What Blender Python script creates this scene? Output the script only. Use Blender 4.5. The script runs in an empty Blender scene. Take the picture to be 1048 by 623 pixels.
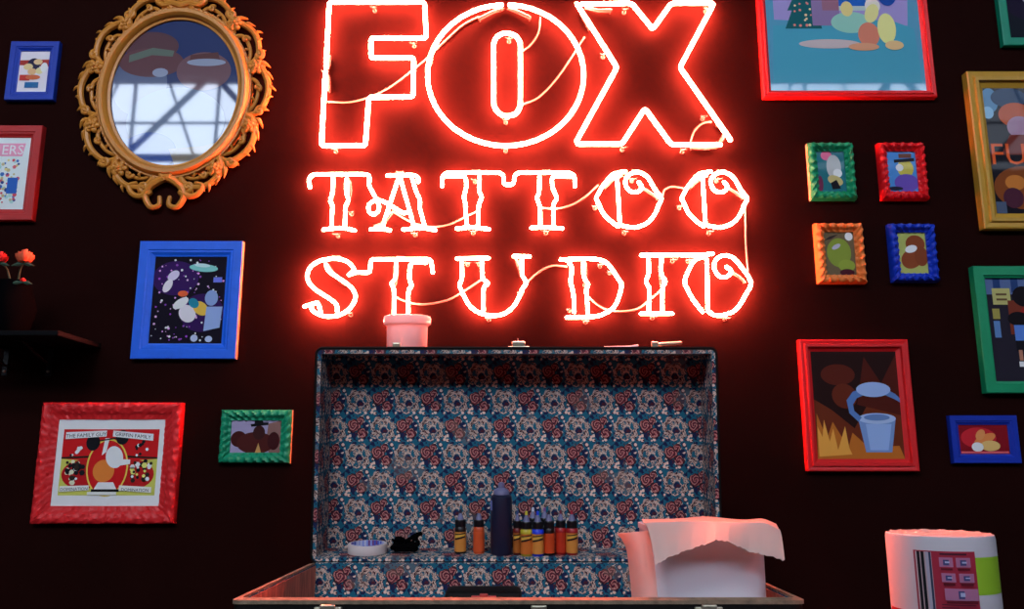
import bpy, bmesh, math, random
from mathutils import Vector, Matrix
D = bpy.data
C = bpy.context.scene.collection
PI = math.pi
random.seed(7)

# ------------------------------------------------------------------ camera
W, H, F = 1048.0, 623.0, 848.0
CAM = Vector((0.0, 0.0, 1.20))
PITCH = math.radians(11.27)
cd = D.cameras.new('camera'); cam = D.objects.new('camera', cd); C.objects.link(cam)
cam.location = CAM; cam.rotation_euler = (PI/2 + PITCH, 0, 0)
cd.sensor_width = 36; cd.lens = 36*F/W; cd.clip_start = 0.05; cd.clip_end = 100
bpy.context.scene.camera = cam
CP, SP = math.cos(PITCH), math.sin(PITCH)

def at(px, py, Y):
    """world point on the vertical plane y = Y"""
    u, v = (px - W/2)/F, (H/2 - py)/F
    dx, dy, dz = u, CP - SP*v, SP + CP*v
    t = Y/dy
    return Vector((dx*t, Y, CAM.z + dz*t))

# ------------------------------------------------------------------ world, light, exposure
sc = bpy.context.scene
sc.view_settings.view_transform = 'Standard'; sc.view_settings.look = 'None'
sc.view_settings.gamma = 1; sc.view_settings.exposure = 0.0
sc.view_settings.use_curve_mapping = False
sc.cycles.use_denoising = True
sc.cycles.max_bounces = 6
sc.cycles.sample_clamp_indirect = 4.0
wd = D.worlds.new('hall_air'); sc.world = wd; wd.use_nodes = True
wd.node_tree.nodes['Background'].inputs[0].default_value = (0.55, 0.72, 1.0, 1)
wd.node_tree.nodes['Background'].inputs[1].default_value = 0.035
NEON = (330.0, 52.0, 31.0)          # radiance of the neon tubes
WINDOW = (8.6, 10.0, 12.2)         # radiance of the high hall windows behind the camera
def area(name, loc, target, size, power, col):
    l = D.lights.new(name, 'AREA'); l.shape = 'RECTANGLE'; l.size, l.size_y = size; l.energy = power; l.color = col
    o = D.objects.new(name, l); C.objects.link(o); o.location = loc
    o.rotation_euler = (Vector(target)-Vector(loc)).to_track_quat('-Z', 'Y').to_euler(); return o
area('added_overhead_fill', (-0.9, -1.0, 4.1), (0, 2.0, 1.3), (1.2, 0.4), 50, (0.86, 0.92, 1.0))  # extra overhead fill lamp, added without a fixture to lift the room light

# ------------------------------------------------------------------ materials
def pmat(name, col, rough=0.6, spec=0.5, metal=0.0, emit=None, es=0, noise=0.0, nscale=30, bump=0.0, bscale=200, coat=0, coat_ior=1.5, trans=0, sss=0):
    m = D.materials.new(name); m.use_nodes = True; nt = m.node_tree; b = nt.nodes['Principled BSDF']
    b.inputs['Base Color'].default_value = (*col, 1); b.inputs['Roughness'].default_value = rough
    b.inputs['Specular IOR Level'].default_value = spec; b.inputs['Metallic'].default_value = metal
    if emit: b.inputs['Emission Color'].default_value = (*emit, 1); b.inputs['Emission Strength'].default_value = es
    b.inputs['Coat Weight'].default_value = coat; b.inputs['Coat IOR'].default_value = coat_ior; b.inputs['Coat Roughness'].default_value = 0.03
    b.inputs['Transmission Weight'].default_value = trans
    if sss: b.inputs['Subsurface Weight'].default_value = sss; b.inputs['Subsurface Radius'].default_value = (0.02, 0.02, 0.02)
    tc = nt.nodes.new('ShaderNodeTexCoord')
    if noise:
        n = nt.nodes.new('ShaderNodeTexNoise'); n.inputs['Scale'].default_value = nscale; n.inputs['Detail'].default_value = 5
        nt.links.new(tc.outputs['Object'], n.inputs['Vector'])
        mx = nt.nodes.new('ShaderNodeMix'); mx.data_type = 'RGBA'
        mx.inputs[6].default_value = (*[c*(1-noise) for c in col], 1); mx.inputs[7].default_value = (*[min(1, c*(1+noise)) for c in col], 1)
        nt.links.new(n.outputs['Fac'], mx.inputs[0]); nt.links.new(mx.outputs[2], b.inputs['Base Color'])
    if bump:
        n2 = nt.nodes.new('ShaderNodeTexNoise'); n2.inputs['Scale'].default_value = bscale
        nt.links.new(tc.outputs['Object'], n2.inputs['Vector'])
        bp = nt.nodes.new('ShaderNodeBump'); bp.inputs['Strength'].default_value = bump; bp.inputs['Distance'].default_value = 0.002
        nt.links.new(n2.outputs['Fac'], bp.inputs['Height']); nt.links.new(bp.outputs[0], b.inputs['Normal'])
    return m

def emat(name, col):
    m = D.materials.new(name); m.use_nodes = True; nt = m.node_tree
    for n in list(nt.nodes): nt.nodes.remove(n)
    e = nt.nodes.new('ShaderNodeEmission'); o = nt.nodes.new('ShaderNodeOutputMaterial')
    mx = max(col); e.inputs[0].default_value = (*[c/mx for c in col], 1); e.inputs[1].default_value = mx
    nt.links.new(e.outputs[0], o.inputs[0]); return m

M = {}
M['wall'] = pmat('black_wall_paint', (0.0142, 0.0028, 0.0022), rough=0.7, spec=0.02, noise=0.25, nscale=6)
M['floor'] = pmat('dark_concrete', (0.03, 0.03, 0.032), rough=0.7, noise=0.3, nscale=8)
M['neon'] = emat('lit_neon_gas', NEON)
M['window'] = emat('daylight_pane', WINDOW)
M['steel'] = pmat('dark_roof_steel', (0.03, 0.04, 0.08), rough=0.5, noise=0.2)
M['tubeglass'] = pmat('milky_unlit_glass', (0.22, 0.12, 0.10), rough=0.25, noise=0.1)
M['wire'] = pmat('pale_silicone_wire', (0.34, 0.22, 0.18), rough=0.4, noise=0.05)
M['blackout'] = pmat('tube_blackout_paint', (0.16, 0.07, 0.06), rough=0.5, noise=0.1)
M['paper'] = pmat('paper_print', (0.55, 0.50, 0.55), rough=0.8, noise=0.03)
M['matteblack'] = pmat('matte_black_glaze', (0.002, 0.002, 0.0025), rough=0.9, spec=0.0, noise=0.2)
M['darkwood'] = pmat('black_painted_wood', (0.004, 0.004, 0.005), rough=0.8, spec=0.08, noise=0.3)
M['barewood'] = pmat('bare_wood_edge', (0.62, 0.36, 0.18), rough=0.6, noise=0.2)
M['leather'] = pmat('black_leatherette', (0.006, 0.005, 0.005), rough=0.6, spec=0.15, noise=0.3, bump=0.3)
M['metal'] = pmat('worn_brass', (0.55, 0.50, 0.38), rough=0.35, metal=0.9, noise=0.3, nscale=80)
M['plastic_white'] = pmat('white_plastic', (0.74, 0.72, 0.78), rough=0.35, noise=0.02, sss=0.3)
M['towel'] = pmat('soft_towel_paper', (0.86, 0.80, 0.80), rough=0.95, noise=0.04, bump=0.3, bscale=400)
M['kraft'] = pmat('masking_tape', (0.72, 0.62, 0.60), rough=0.7, noise=0.05)
M['black'] = pmat('black_plastic', (0.006, 0.006, 0.008), rough=0.35, noise=0.2)
M['navy'] = pmat('navy_bottle', (0.008, 0.010, 0.035), rough=0.4, noise=0.2)
M['tipclear'] = pmat('frosted_tip', (0.16, 0.16, 0.30), rough=0.4, noise=0.1)
M['redclasp'] = pmat('red_clasp', (0.5, 0.05, 0.04), rough=0.4, noise=0.1)

def colmat(name, coat=0.0, coat_ior=1.5, rough=0.6, spec=0.3):
    m = pmat(name, (1, 1, 1), rough=rough, spec=spec, coat=coat, coat_ior=coat_ior)
    nt = m.node_tree; a = nt.nodes.new('ShaderNodeVertexColor'); a.layer_name = 'Col'
    nt.links.new(a.outputs[0], nt.nodes['Principled BSDF'].inputs['Base Color']); return m
M['print'] = colmat('printed_sheet', coat=0.12, coat_ior=1.5, spec=.08)
M['print_glass'] = colmat('printed_sheet_under_glass', coat=1.0, coat_ior=1.45, spec=.08)
M['print_oval'] = colmat('printed_sheet_behind_glass', coat=1.0, coat_ior=1.75)
M['label'] = colmat('printed_label')

def s2l(c):
    return tuple((x/255/12.92 if x/255 <= .04045 else ((x/255+.055)/1.055)**2.4) for x in c)

def translucent(name, col, fac):
    m = pmat(name, col, rough=0.35, spec=0.4, noise=0.02); nt = m.node_tree
    t = nt.nodes.new('ShaderNodeBsdfTranslucent'); t.inputs[0].default_value = (*col, 1); mx = nt.nodes.new('ShaderNodeMixShader'); mx.inputs[0].default_value = fac
    out = next(n for n in nt.nodes if n.type == 'OUTPUT_MATERIAL')
    nt.links.new(nt.nodes['Principled BSDF'].outputs[0], mx.inputs[1]); nt.links.new(t.outputs[0], mx.inputs[2]); nt.links.new(mx.outputs[0], out.inputs[0]); return m
M['cup'] = translucent('translucent_white_plastic', (0.85, 0.78, 0.80), 0.45)
M['towel'] = translucent('soft_towel_paper', (0.90, 0.74, 0.68), 0.5)

# floral decoupage lining of the trunk
def lining_mat():
    m = D.materials.new('floral_paper_lining'); m.use_nodes = True; nt = m.node_tree; N = nt.nodes; L = nt.links
    b = N['Principled BSDF']; b.inputs['Roughness'].default_value = 0.75; b.inputs['Specular IOR Level'].default_value = 0.2
    uv = N.new('ShaderNodeUVMap'); uv.uv_map = 'UVMap'
    def math_(op, a, bb=None, c=None):
        n = N.new('ShaderNodeMath'); n.operation = op
        for i, x in enumerate((a, bb, c)):
            if x is None: continue
            if isinstance(x, (int, float)): n.inputs[i].default_value = x
            else: L.new(x, n.inputs[i])
        return n.outputs[0]
    def mixc(f, a, bcol):
        n = N.new('ShaderNodeMix'); n.data_type = 'RGBA'
        if isinstance(f, (int, float)): n.inputs[0].default_value = f
        else: L.new(f, n.inputs[0])
        for i, x in ((6, a), (7, bcol)):
            if isinstance(x, tuple): n.inputs[i].default_value = (*x, 1)
            else: L.new(x, n.inputs[i])
        return n.outputs[2]
    # organic wobble of the print
    nz = N.new('ShaderNodeTexNoise'); nz.inputs['Scale'].default_value = 70; nz.inputs['Detail'].default_value = 3
    # the print repeats, so the wobble is taken inside the repeat cell
    A, B = 0.116, 0.064
    sx = N.new('ShaderNodeSeparateXYZ'); L.new(uv.outputs[0], sx.inputs[0])
    row = math_('FLOOR', math_('DIVIDE', sx.outputs[1], B))
    par = math_('MODULO', math_('ABSOLUTE', row), 2)
    ux = math_('ADD', sx.outputs[0], math_('MULTIPLY', par, A/2))
    cx = math_('SUBTRACT', math_('MULTIPLY', math_('FRACT', math_('DIVIDE', ux, A)), A), A/2)
    cy = math_('SUBTRACT', math_('MULTIPLY', math_('FRACT', math_('DIVIDE', sx.outputs[1], B)), B), B/2)
    cv = N.new('ShaderNodeCombineXYZ'); L.new(cx, cv.inputs[0]); L.new(cy, cv.inputs[1])
    L.new(cv.outputs[0], nz.inputs['Vector'])
    sn = N.new('ShaderNodeSeparateColor'); L.new(nz.outputs['Color'], sn.inputs[0])
    wx = math_('ADD', cx, math_('MULTIPLY', math_('SUBTRACT', sn.outputs[0], 0.5), 0.014))
    wy = math_('ADD', cy, math_('MULTIPLY', math_('SUBTRACT', sn.outputs[1], 0.5), 0.014))
    def dist(x0, y0, ex=1.0, ey=1.0):
        a = math_('MULTIPLY', math_('SUBTRACT', wx, x0), ex); c = math_('MULTIPLY', math_('SUBTRACT', wy, y0), ey)
        return math_('SQRT', math_('ADD', math_('MULTIPLY', a, a), math_('MULTIPLY', c, c)))
    def lt(a, v): return math_('LESS_THAN', a, v)
    def gt(a, v): return math_('GREATER_THAN', a, v)
    def AND(a, c): return math_('MULTIPLY', a, c)
    teal, navy, cream, rose, wine, tan, blk = (0.010, 0.125, 0.20), (0.008, 0.016, 0.070), (0.78, 0.58, 0.48), (0.36, 0.065, 0.075), (0.075, 0.012, 0.025), (0.46, 0.33, 0.27), (0.012, 0.009, 0.016)
    v1 = N.new('ShaderNodeTexVoronoi'); v1.inputs['Scale'].default_value = 115; L.new(cv.outputs[0], v1.inputs['Vector'])
    v2 = N.new('ShaderNodeTexVoronoi'); v2.inputs['Scale'].default_value = 180; L.new(cv.outputs[0], v2.inputs['Vector'])
    sv = N.new('ShaderNodeSeparateColor'); L.new(v1.outputs['Color'], sv.inputs[0])
    sv2 = N.new('ShaderNodeSeparateColor'); L.new(v2.outputs['Color'], sv2.inputs[0])
    nf = N.new('ShaderNodeTexNoise'); nf.inputs['Scale'].default_value = 160; nf.inputs['Detail'].default_value = 2; L.new(cv.outputs[0], nf.inputs['Vector'])
    col = mixc(gt(sv.outputs[0], 0.66), teal, navy)
    col = mixc(AND(lt(v1.outputs['Distance'], 0.46), gt(sv.outputs[1], 0.62)), col, cream)
    col = mixc(AND(lt(v2.outputs['Distance'], 0.38), gt(sv2.outputs[1], 0.78)), col, wine)
    # cream scrollwork medallion: lacy strokes with an uneven outline
    mx0, my0, R = -0.029, 0.0, 0.0305
    d = dist(mx0, my0, 1.0, 1.05)
    ang = math_('ARCTAN2', math_('SUBTRACT', wy, my0), math_('SUBTRACT', wx, mx0))
    edge = math_('MULTIPLY', math_('ADD', math_('MULTIPLY', math_('SINE', math_('MULTIPLY', ang, 7.0)), 0.10), 1.0), R)
    inside = math_('LESS_THAN', d, edge)
    nsw = math_('MULTIPLY', nf.outputs['Fac'], 15.0)
    s = math_('SINE', math_('ADD', math_('ADD', math_('MULTIPLY', d, 520), math_('MULTIPLY', ang, 2.0)), nsw))
    s2 = math_('SINE', math_('ADD', math_('ADD', math_('MULTIPLY', wx, 700), math_('MULTIPLY', wy, 520)), math_('MULTIPLY', nf.outputs['Fac'], 26.0)))
    mcol = mixc(gt(s, -0.05), wine, cream)
    mcol = mixc(gt(s2, 0.62), mcol, tan)
    mcol = mixc(lt(s2, -0.80), mcol, blk)
    mcol = mixc(AND(lt(s, -0.35), gt(sv.outputs[2], 0.45)), mcol, teal)
    mcol = mixc(lt(dist(mx0+0.004, my0-0.006), 0.0070), mcol, navy)
    mcol = mixc(lt(dist(mx0+0.005, my0-0.007), 0.0036), mcol, wine)
    mcol = mixc(lt(dist(mx0-0.014, my0+0.004, 1.7, 1.0), 0.0078), mcol, teal)
    mcol = mixc(lt(dist(mx0+0.016, my0+0.004, 1.7, 1.0), 0.0074), mcol, teal)
    mcol = mixc(lt(dist(mx0-0.004, my0-0.020, 1.0, 1.5), 0.0060), mcol, teal)
    col = mixc(inside, col, mcol)
    # rose heads
    for (rx, ry, R) in ((0.019, 0.006, 0.0160), (0.0385, -0.010, 0.0125), (0.034, 0.018, 0.0095)):
        d = dist(rx, ry)
        ang = math_('ARCTAN2', math_('SUBTRACT', wy, ry), math_('SUBTRACT', wx, rx))
        s = math_('SINE', math_('ADD', math_('MULTIPLY', d, 900), math_('MULTIPLY', ang, 2.0)))
        rc = mixc(gt(s, 0.15), rose, wine)
        rc = mixc(AND(gt(s, -0.9), lt(s, -0.72)), rc, cream)
        rc = mixc(gt(d, R-0.0018), rc, blk)
        col = mixc(lt(d, R), col, rc)
    # age and wear
    nw = N.new('ShaderNodeTexNoise'); nw.inputs['Scale'].default_value = 9; nw.inputs['Detail'].default_value = 6; L.new(uv.outputs[0], nw.inputs['Vector'])
    col = mixc(math_('MULTIPLY', gt(nw.outputs['Fac'], 0.60), 0.25), col, (0.30, 0.20, 0.15))
    L.new(col, b.inputs['Base Color'])
    return m
M['lining'] = lining_mat()

# ------------------------------------------------------------------ helpers
def obj(name, bm, mat, parent=None, smooth=False, kind=None, label=None):
    me = D.meshes.new(name)
    bmesh.ops.recalc_face_normals(bm, faces=bm.faces[:])
    if smooth:
        for f in bm.faces: f.smooth = True
    bm.to_mesh(me); bm.free()
    for mm in (mat if isinstance(mat, (list, tuple)) else [mat]): me.materials.append(M[mm] if isinstance(mm, str) else mm)
    if smooth: me.set_sharp_from_angle(angle=math.radians(40))
    o = D.objects.new(name, me); C.objects.link(o)
    if parent is not None: o.parent = parent
    if kind: o['kind'] = kind
    if label: o['label'] = label
    return o
def thing(name, label, cat, loc=(0, 0, 0), group=None, rot=(0, 0, 0)):
    o = D.objects.new(name, None); C.objects.link(o); o.location = loc; o.rotation_euler = rot
    o.empty_display_size = 0.05
    o['label'] = label; o['category'] = cat
    if group: o['group'] = group
    return o
def tag(o, label, cat, group=None):
    o['label'] = label; o['category'] = cat
    if group: o['group'] = group
    return o
def box(bm, x0, x1, y0, y1, z0, z1, bev=0, mi=0):
    r = bmesh.ops.create_cube(bm, size=1)
    for v in r['verts']:
        v.co = Vector((x0+(x1-x0)*(v.co.x+.5), y0+(y1-y0)*(v.co.y+.5), z0+(z1-z0)*(v.co.z+.5)))
    fs = set(f for v in r['verts'] for f in v.link_faces)
    for f in fs: f.material_index = mi
    if bev:
        es = list(set(e for v in r['verts'] for e in v.link_edges))
        bmesh.ops.bevel(bm, geom=es, offset=bev, segments=2, affect='EDGES', profile=0.6)
def tube(bm, pts, r, seg=10, caps=True, radii=None, closed=False):
    pts = [Vector(p) for p in pts]
    n = len(pts)
    if n < 2: return
    rings = []; up = None
    for i in range(n):
        if closed: t = pts[(i+1) % n] - pts[i-1]
        else: t = pts[min(i+1, n-1)] - pts[max(i-1, 0)]
        if t.length < 1e-9: t = Vector((0, 0, 1))
        t.normalize()
        if up is None:
            a = Vector((0, 1, 0)) if abs(t.y) < .9 else Vector((1, 0, 0)); up = (a - t*a.dot(t)).normalized()
        else:
            up = up - t*up.dot(t)
            up = up.normalized() if up.length > 1e-6 else t.orthogonal().normalized()
        s = t.cross(up); rr = radii[i] if radii else r
        rings.append([bm.verts.new(pts[i] + (up*math.cos(2*PI*k/seg) + s*math.sin(2*PI*k/seg))*rr) for k in range(seg)])
    for i in range(n if closed else n-1):
        a, b = rings[i], rings[(i+1) % n]
        for k in range(seg): bm.faces.new((a[k], a[(k+1) % seg], b[(k+1) % seg], b[k]))
    if caps and not closed:
        for ring, sgn, p, rr in ((rings[0], -1, pts[0], radii[0] if radii else r), (rings[-1], 1, pts[-1], radii[-1] if radii else r)):
            d = (pts[0]-pts[1]) if sgn < 0 else (pts[-1]-pts[-2])
            d.normalize()
            mid = [bm.verts.new(p + (v.co-p)*0.7 + d*rr*0.7) for v in ring]; tip = bm.verts.new(p + d*rr)
            for k in range(seg):
                bm.faces.new((ring[k], ring[(k+1) % seg], mid[(k+1) % seg], mid[k])); bm.faces.new((mid[k], mid[(k+1) % seg], tip))
def lathe(bm, prof, seg=32, origin=(0, 0, 0), mi=0):
    o = Vector(origin); rings = []
    for (r, z) in prof:
        if r < 1e-6: rings.append([bm.verts.new(o+Vector((0, 0, z)))])
        else: rings.append([bm.verts.new(o+Vector((r*math.cos(2*PI*k/seg), r*math.sin(2*PI*k/seg), z))) for k in range(seg)])
    for a, b in zip(rings, rings[1:]):
        for k in range(seg):
            k2 = (k+1) % seg
            if len(a) == 1 and len(b) == 1: continue
            if len(a) == 1: f = bm.faces.new((a[0], b[k2], b[k]))
            elif len(b) == 1: f = bm.faces.new((a[k], a[k2], b[0]))
            else: f = bm.faces.new((a[k], a[k2], b[k2], b[k]))
            f.material_index = mi
def catmull(P, n=6, closed=False):
    out = []; m = len(P)
    rng = range(m) if closed else range(m-1)
    for i in rng:
        g = (lambda j: P[j % m]) if closed else (lambda j: P[max(0, min(m-1, j))])
        p0, p1, p2, p3 = g(i-1), g(i), g(i+1), g(i+2)
        for k in range(n):
            t = k/n
            out.append(tuple(0.5*((2*p1[d]) + (-p0[d]+p2[d])*t + (2*p0[d]-5*p1[d]+4*p2[d]-p3[d])*t*t + (-p0[d]+3*p1[d]-3*p2[d]+p3[d])*t**3) for d in range(len(p1))))
    if not closed: out.append(tuple(P[-1]))
    return out
def fillet(P, r, n=5, closed=False):
    out = []; m = len(P)
    for i in range(m):
        if not closed and i in (0, m-1): out.append(tuple(P[i])); continue
        a, b, c = Vector(P[i-1]), Vector(P[i]), Vector(P[(i+1) % m])
        d1, d2 = (a-b), (c-b); q = min(r, d1.length*.45, d2.length*.45)
        s, e = b+d1.normalized()*q, b+d2.normalized()*q
        for k in range(n+1):
            t = k/n; out.append(tuple(s*(1-t)**2 + b*2*t*(1-t) + e*t*t))
    return out
def boxuv(me):
    uvl = me.uv_layers.new(name='UVMap')
    for p in me.polygons:
        n = p.normal; a = max(range(3), key=lambda i: abs(n[i]))
        for li in p.loop_indices:
            co = me.vertices[me.loops[li].vertex_index].co
            uvl.data[li].uv = {0: (co.y, co.z), 1: (co.x, co.z), 2: (co.x, co.y)}[a]

# ------------------------------------------------------------------ the setting
WY = 2.40     # the plane of the wall
def struct(name, bm, mat): return obj(name, bm, mat, kind='structure')
bm = bmesh.new(); box(bm, -6, 6, WY, WY+0.15, 0, 4.2); struct('wall_back', bm, 'wall')
bm = bmesh.new(); box(bm, -14, 14, -7, WY+0.15, -0.1, 0); struct('floor', bm, 'floor')
# high strip window of the hall behind the camera, crossed by the roof trusses
wz0, wz1, wy = 1.2+4.15, 1.2+5.45, -6.0
bm = bmesh.new(); box(bm, -9, 9, wy-0.35, wy-0.33, wz0, wz1); struct('window_1', bm, 'window')
bm = bmesh.new()
box(bm, -14, 14, wy-0.40, wy-0.30, 0, wz0, 0); box(bm, -14, 14, wy-0.40, wy-0.30, wz1, 8.5)
box(bm, -14, -9, wy-0.40, wy-0.30, wz0, wz1); box(bm, 9, 14, wy-0.40, wy-0.30, wz0, wz1)
struct('wall_front', bm, 'steel')
bm = bmesh.new()
x = -9.0; k = 0
while x < 9.0:
    box(bm, x-0.02, x+0.02, wy-0.30, wy-0.26, wz0, wz1)
    a, b = (wz0, wz1) if k % 2 else (wz1, wz0)
    tube(bm, [(x, wy, a), (x+1.2, wy, b)], 0.045, 8); 
    tube(bm, [(x+0.5, wy-0.2, b), (x+1.0, wy-0.2, a)], 0.02, 6)
    x += 1.2; k += 1
tube(bm, [(-9, wy, wz0+0.05), (9, wy, wz0+0.05)], 0.06, 8); tube(bm, [(-9, wy, wz1), (9, wy, wz1)], 0.06, 8)
tube(bm, [(-9, wy-.2, (wz0+wz1)/2), (9, wy-.2, (wz0+wz1)/2)], 0.02, 6)
struct('trim_1', bm, 'steel')

# ------------------------------------------------------------------ neon sign
NY = WY - 0.031
RB, RS = 0.0066, 0.0052
def px3(P, Y): return [at(p[0], p[1], Y) for p in P]
def letter(label, strokes, posts, electrodes=(), r=RS, group=None):
    c = at(posts[0][0], posts[0][1], WY)
    t = thing('neon_letter', label, 'neon letter', c, group)
    def loc(b):
        for v in b.verts: v.co -= c
        return b
    for kind, P, dy in strokes:
        Y = NY + dy
        if kind == 'f': pts = fillet(P, 3.5)
        elif kind == 'fc': pts = fillet(P, 3.5, closed=True)
        elif kind == 'cc': pts = catmull(P, 5, closed=True)
        elif kind == 'l': pts = P
        else: pts = catmull(P, 5)
        b = bmesh.new(); tube(b, px3(pts, Y), r, 10, closed=kind in ('fc', 'cc'))
        obj('glass_tube', loc(b), 'neon', t, True)
    for P in electrodes:
        b = bmesh.new(); q = px3(P, NY+0.011); tube(b, q, r*.9, 10)
        # leads leaving the electrode towards the wall
        tube(b, [q[-1], Vector((q[-1].x, WY-0.001, q[-1].z))], 0.002, 6)
        obj('electrode', loc(b), 'tubeglass', t, True)
    for (x, y) in posts:
        b = bmesh.new(); p = at(x, y, NY); s = 0.010
        tube(b, [(p.x, WY-0.001, p.z), (p.x, NY+0.012, p.z)], 0.0045, 8)
        lathe(b, [(0.0, 0), (0.0065, 0), (0.0065, 0.003), (0.0, 0.003)], 12, (0, 0, 0))
        for v in b.verts:
            pass
        for v in [v for v in b.verts if v.co.length < 0.05]:
            v.co = Vector((p.x+v.co.x, WY-0.0005-v.co.z, p.z+v.co.y))
        # the little fork that grips the tube
        for sg in (-1, 1):
            tube(b, [(p.x, NY+0.012, p.z), (p.x+sg*s, NY+0.006, p.z), (p.x+sg*s, NY-0.004, p.z-0.001)], 0.0018, 6)
        obj('tube_support', loc(b), 'tubeglass', t, True)
    return t

letter('tall glowing neon letter F in the top word of the sign, its first letter',
  [('f', [(333.6, 69), (337, 2.2), (434.5, 2.2), (436.3, 39), (379.6, 39), (379.6, 59.2), (423.6, 59.2), (422.8, 99), (377.4, 99.6), (374, 149), (329, 149), (333, 74)], 0)],
  [(332.6, 72), (382, 6), (423, 43), (342, 151.5)], [[(333.6, 73), (336.6, 66), (337.5, 58)], [(333.3, 74), (336.4, 80), (336.4, 92)]], RB)
ell = []
for k in range(45):
    a = math.radians(93 + k*(354/44.0)); ell.append((517.5+80*math.cos(a), 77-72.2*math.sin(a)))
letter('large round glowing neon letter O with a slim inner ring, middle of the top word',
  [('l', ell, 0), ('fc', [], 0)][:1] + [('cc', [(505.4, 50), (505.8, 43), (510, 36.5), (518, 34), (527, 36.5), (531.8, 43), (532.5, 50), (532.5, 102), (532, 109), (528, 116), (519, 118.7), (511, 116), (506, 109), (505.4, 102)], 0)],
  [(517.5, 151), (521, 38), (517.5, 121.5), (440, 60)], [[(514, 9), (505, 12), (491, 19)], [(521, 9), (530, 12), (542, 18)]], RB)
letter('large glowing neon letter X, last in the top word of the sign',
  [('f', [(590.4, 4), (631.5, 69), (590.2, 144), (591, 147.3), (636.6, 147.3), (660, 111), (687, 148), (737, 148)], 0),
   ('f', [(747.5, 143), (695.8, 69), (730.8, 3.3), (687, 3.3), (668, 30), (646.5, 3.3), (595.5, 4.2)], 0)],
  [(638, 150), (618, 54), (700, 152), (721, 118), (724, 7), (640, 8)], [[(593, 8), (597, 18), (603, 28)], [(600, 8), (612, 11), (625, 10.5)], [(737, 146), (742, 136), (734, 127)], [(733, 150.5), (722, 151.5), (708, 151)]], RB)

letter('joined neon letters T and A of curly slab type, opening the second line',
  [('c', [(317.3, 191.8), (316.3, 183.6), (320.5, 179), (330, 178.4), (355, 178.2), (374, 178.4), (378, 181.4), (377.8, 189), (381, 196), (385.5, 204.3), (387.8, 210.4), (387, 215.7), (382.4, 219.3), (378, 216.5), (377.2, 211), (381, 206.3), (388, 205), (396, 208), (405.3, 213.7), (413, 217.8), (417, 217)], 0),
   ('c', [(341, 182), (340.8, 190.5), (340, 198), (338.2, 205), (340.2, 211), (339.6, 222), (339.4, 233)], 0.010),
   ('c', [(355, 183), (354.2, 190.5), (355, 199), (356.8, 204.3), (353.9, 211), (353.4, 221), (352.7, 233)], 0.010),
   ('c', [(331, 235), (340.5, 233.8), (352.7, 233.6), (363, 235.8)], 0),
   ('c', [(396.5, 179.5), (409, 179.2), (422, 179.2), (427.4, 181.4), (428.2, 186)], 0),
   ('l', [(407.6, 183), (399.6, 207), (391.6, 232)], 0.010), ('l', [(410, 183), (416, 204.3), (423.7, 232)], 0.010),
   ('c', [(422, 183), (425.5, 195), (429.6, 204.3), (429.5, 212), (432, 222), (435, 232)], 0.010),
   ('c', [(379.4, 234.5), (390, 234), (399, 235.6)], 0), ('c', [(412.7, 234.8), (425, 233.7), (436, 233.6), (445.5, 235.3)], 0)],
  [(344, 239), (348, 176), (358, 216), (409, 175), (424, 238)], [[(358, 186), (359, 196), (357, 206)], [(401, 218), (393, 228), (384, 231)]])
letter('pair of neon letters T T linked by a small hook, centre of second line',
  [('f', [(452.6, 190.5), (453, 180), (457, 176.8), (511, 176.6), (515, 179), (515.8, 189), (525.4, 189), (527, 179), (531, 176.6), (583, 176.8), (588, 180), (588.4, 190.5)], 0),
   ('c', [(457.6, 180.6), (468, 180.4), (475.5, 180.8), (477.2, 190.5), (474.9, 201), (476.3, 209), (476.8, 222), (478.5, 232)], 0.009),
   ('c', [(490.8, 181), (490.8, 196), (493, 202), (490, 210.4), (489.2, 232)], 0.009),
   ('c', [(467.5, 233.9), (476, 233), (484.3, 232.6), (492, 233.5), (500.3, 234.4)], 0),
   ('c', [(552, 181), (551.8, 196), (549.6, 202.7), (552.5, 212), (553, 232)], 0.009),
   ('c', [(584, 180.8), (575, 180.4), (566, 181), (565.3, 190.5), (569.4, 202.5), (566.5, 210.4), (566.4, 232)], 0.009),
   ('c', [(543.8, 233), (552, 232.7), (559.8, 232.6), (567, 233), (575.6, 233.7)], 0)],
  [(487, 173.5), (559, 173.5), (484, 236), (559, 236), (486, 183)], [])
def round_o(dx, label):
    s = lambda P: [(x+dx, y) for x, y in P]
    letter(label,
      [('c', s([(639.9, 175.6), (632, 176.8), (626, 179.4), (617.2, 190), (613, 197), (610.3, 202.6), (612.5, 208), (617.2, 218), (625, 226), (632.6, 231.6)]), 0),
       ('l', s([(631.5, 181), (633, 205), (634.4, 229.5)]), 0.009),
       ('c', s([(637.5, 231), (649.8, 232.6), (662.5, 228), (670.7, 218), (674, 210), (677, 203.5), (674, 198.5), (669.8, 193), (662.5, 181), (652, 176), (642.8, 179.6), (639.9, 187.2), (644.2, 195), (652, 196.4), (657, 191.7), (653.5, 186.3)]), 0)],
      s([(640, 236), (650.5, 173.5), (609.5, 210), (648, 182)]), [s([(657, 192), (665, 197), (673, 202.5)]), s([(636, 180), (628, 183), (620, 191)])])
round_o(0, 'round neon letter O split by an upright bar, first O of the second line')
round_o(87.5, 'round neon letter O split by an upright bar, at the end of the second line')
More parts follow.
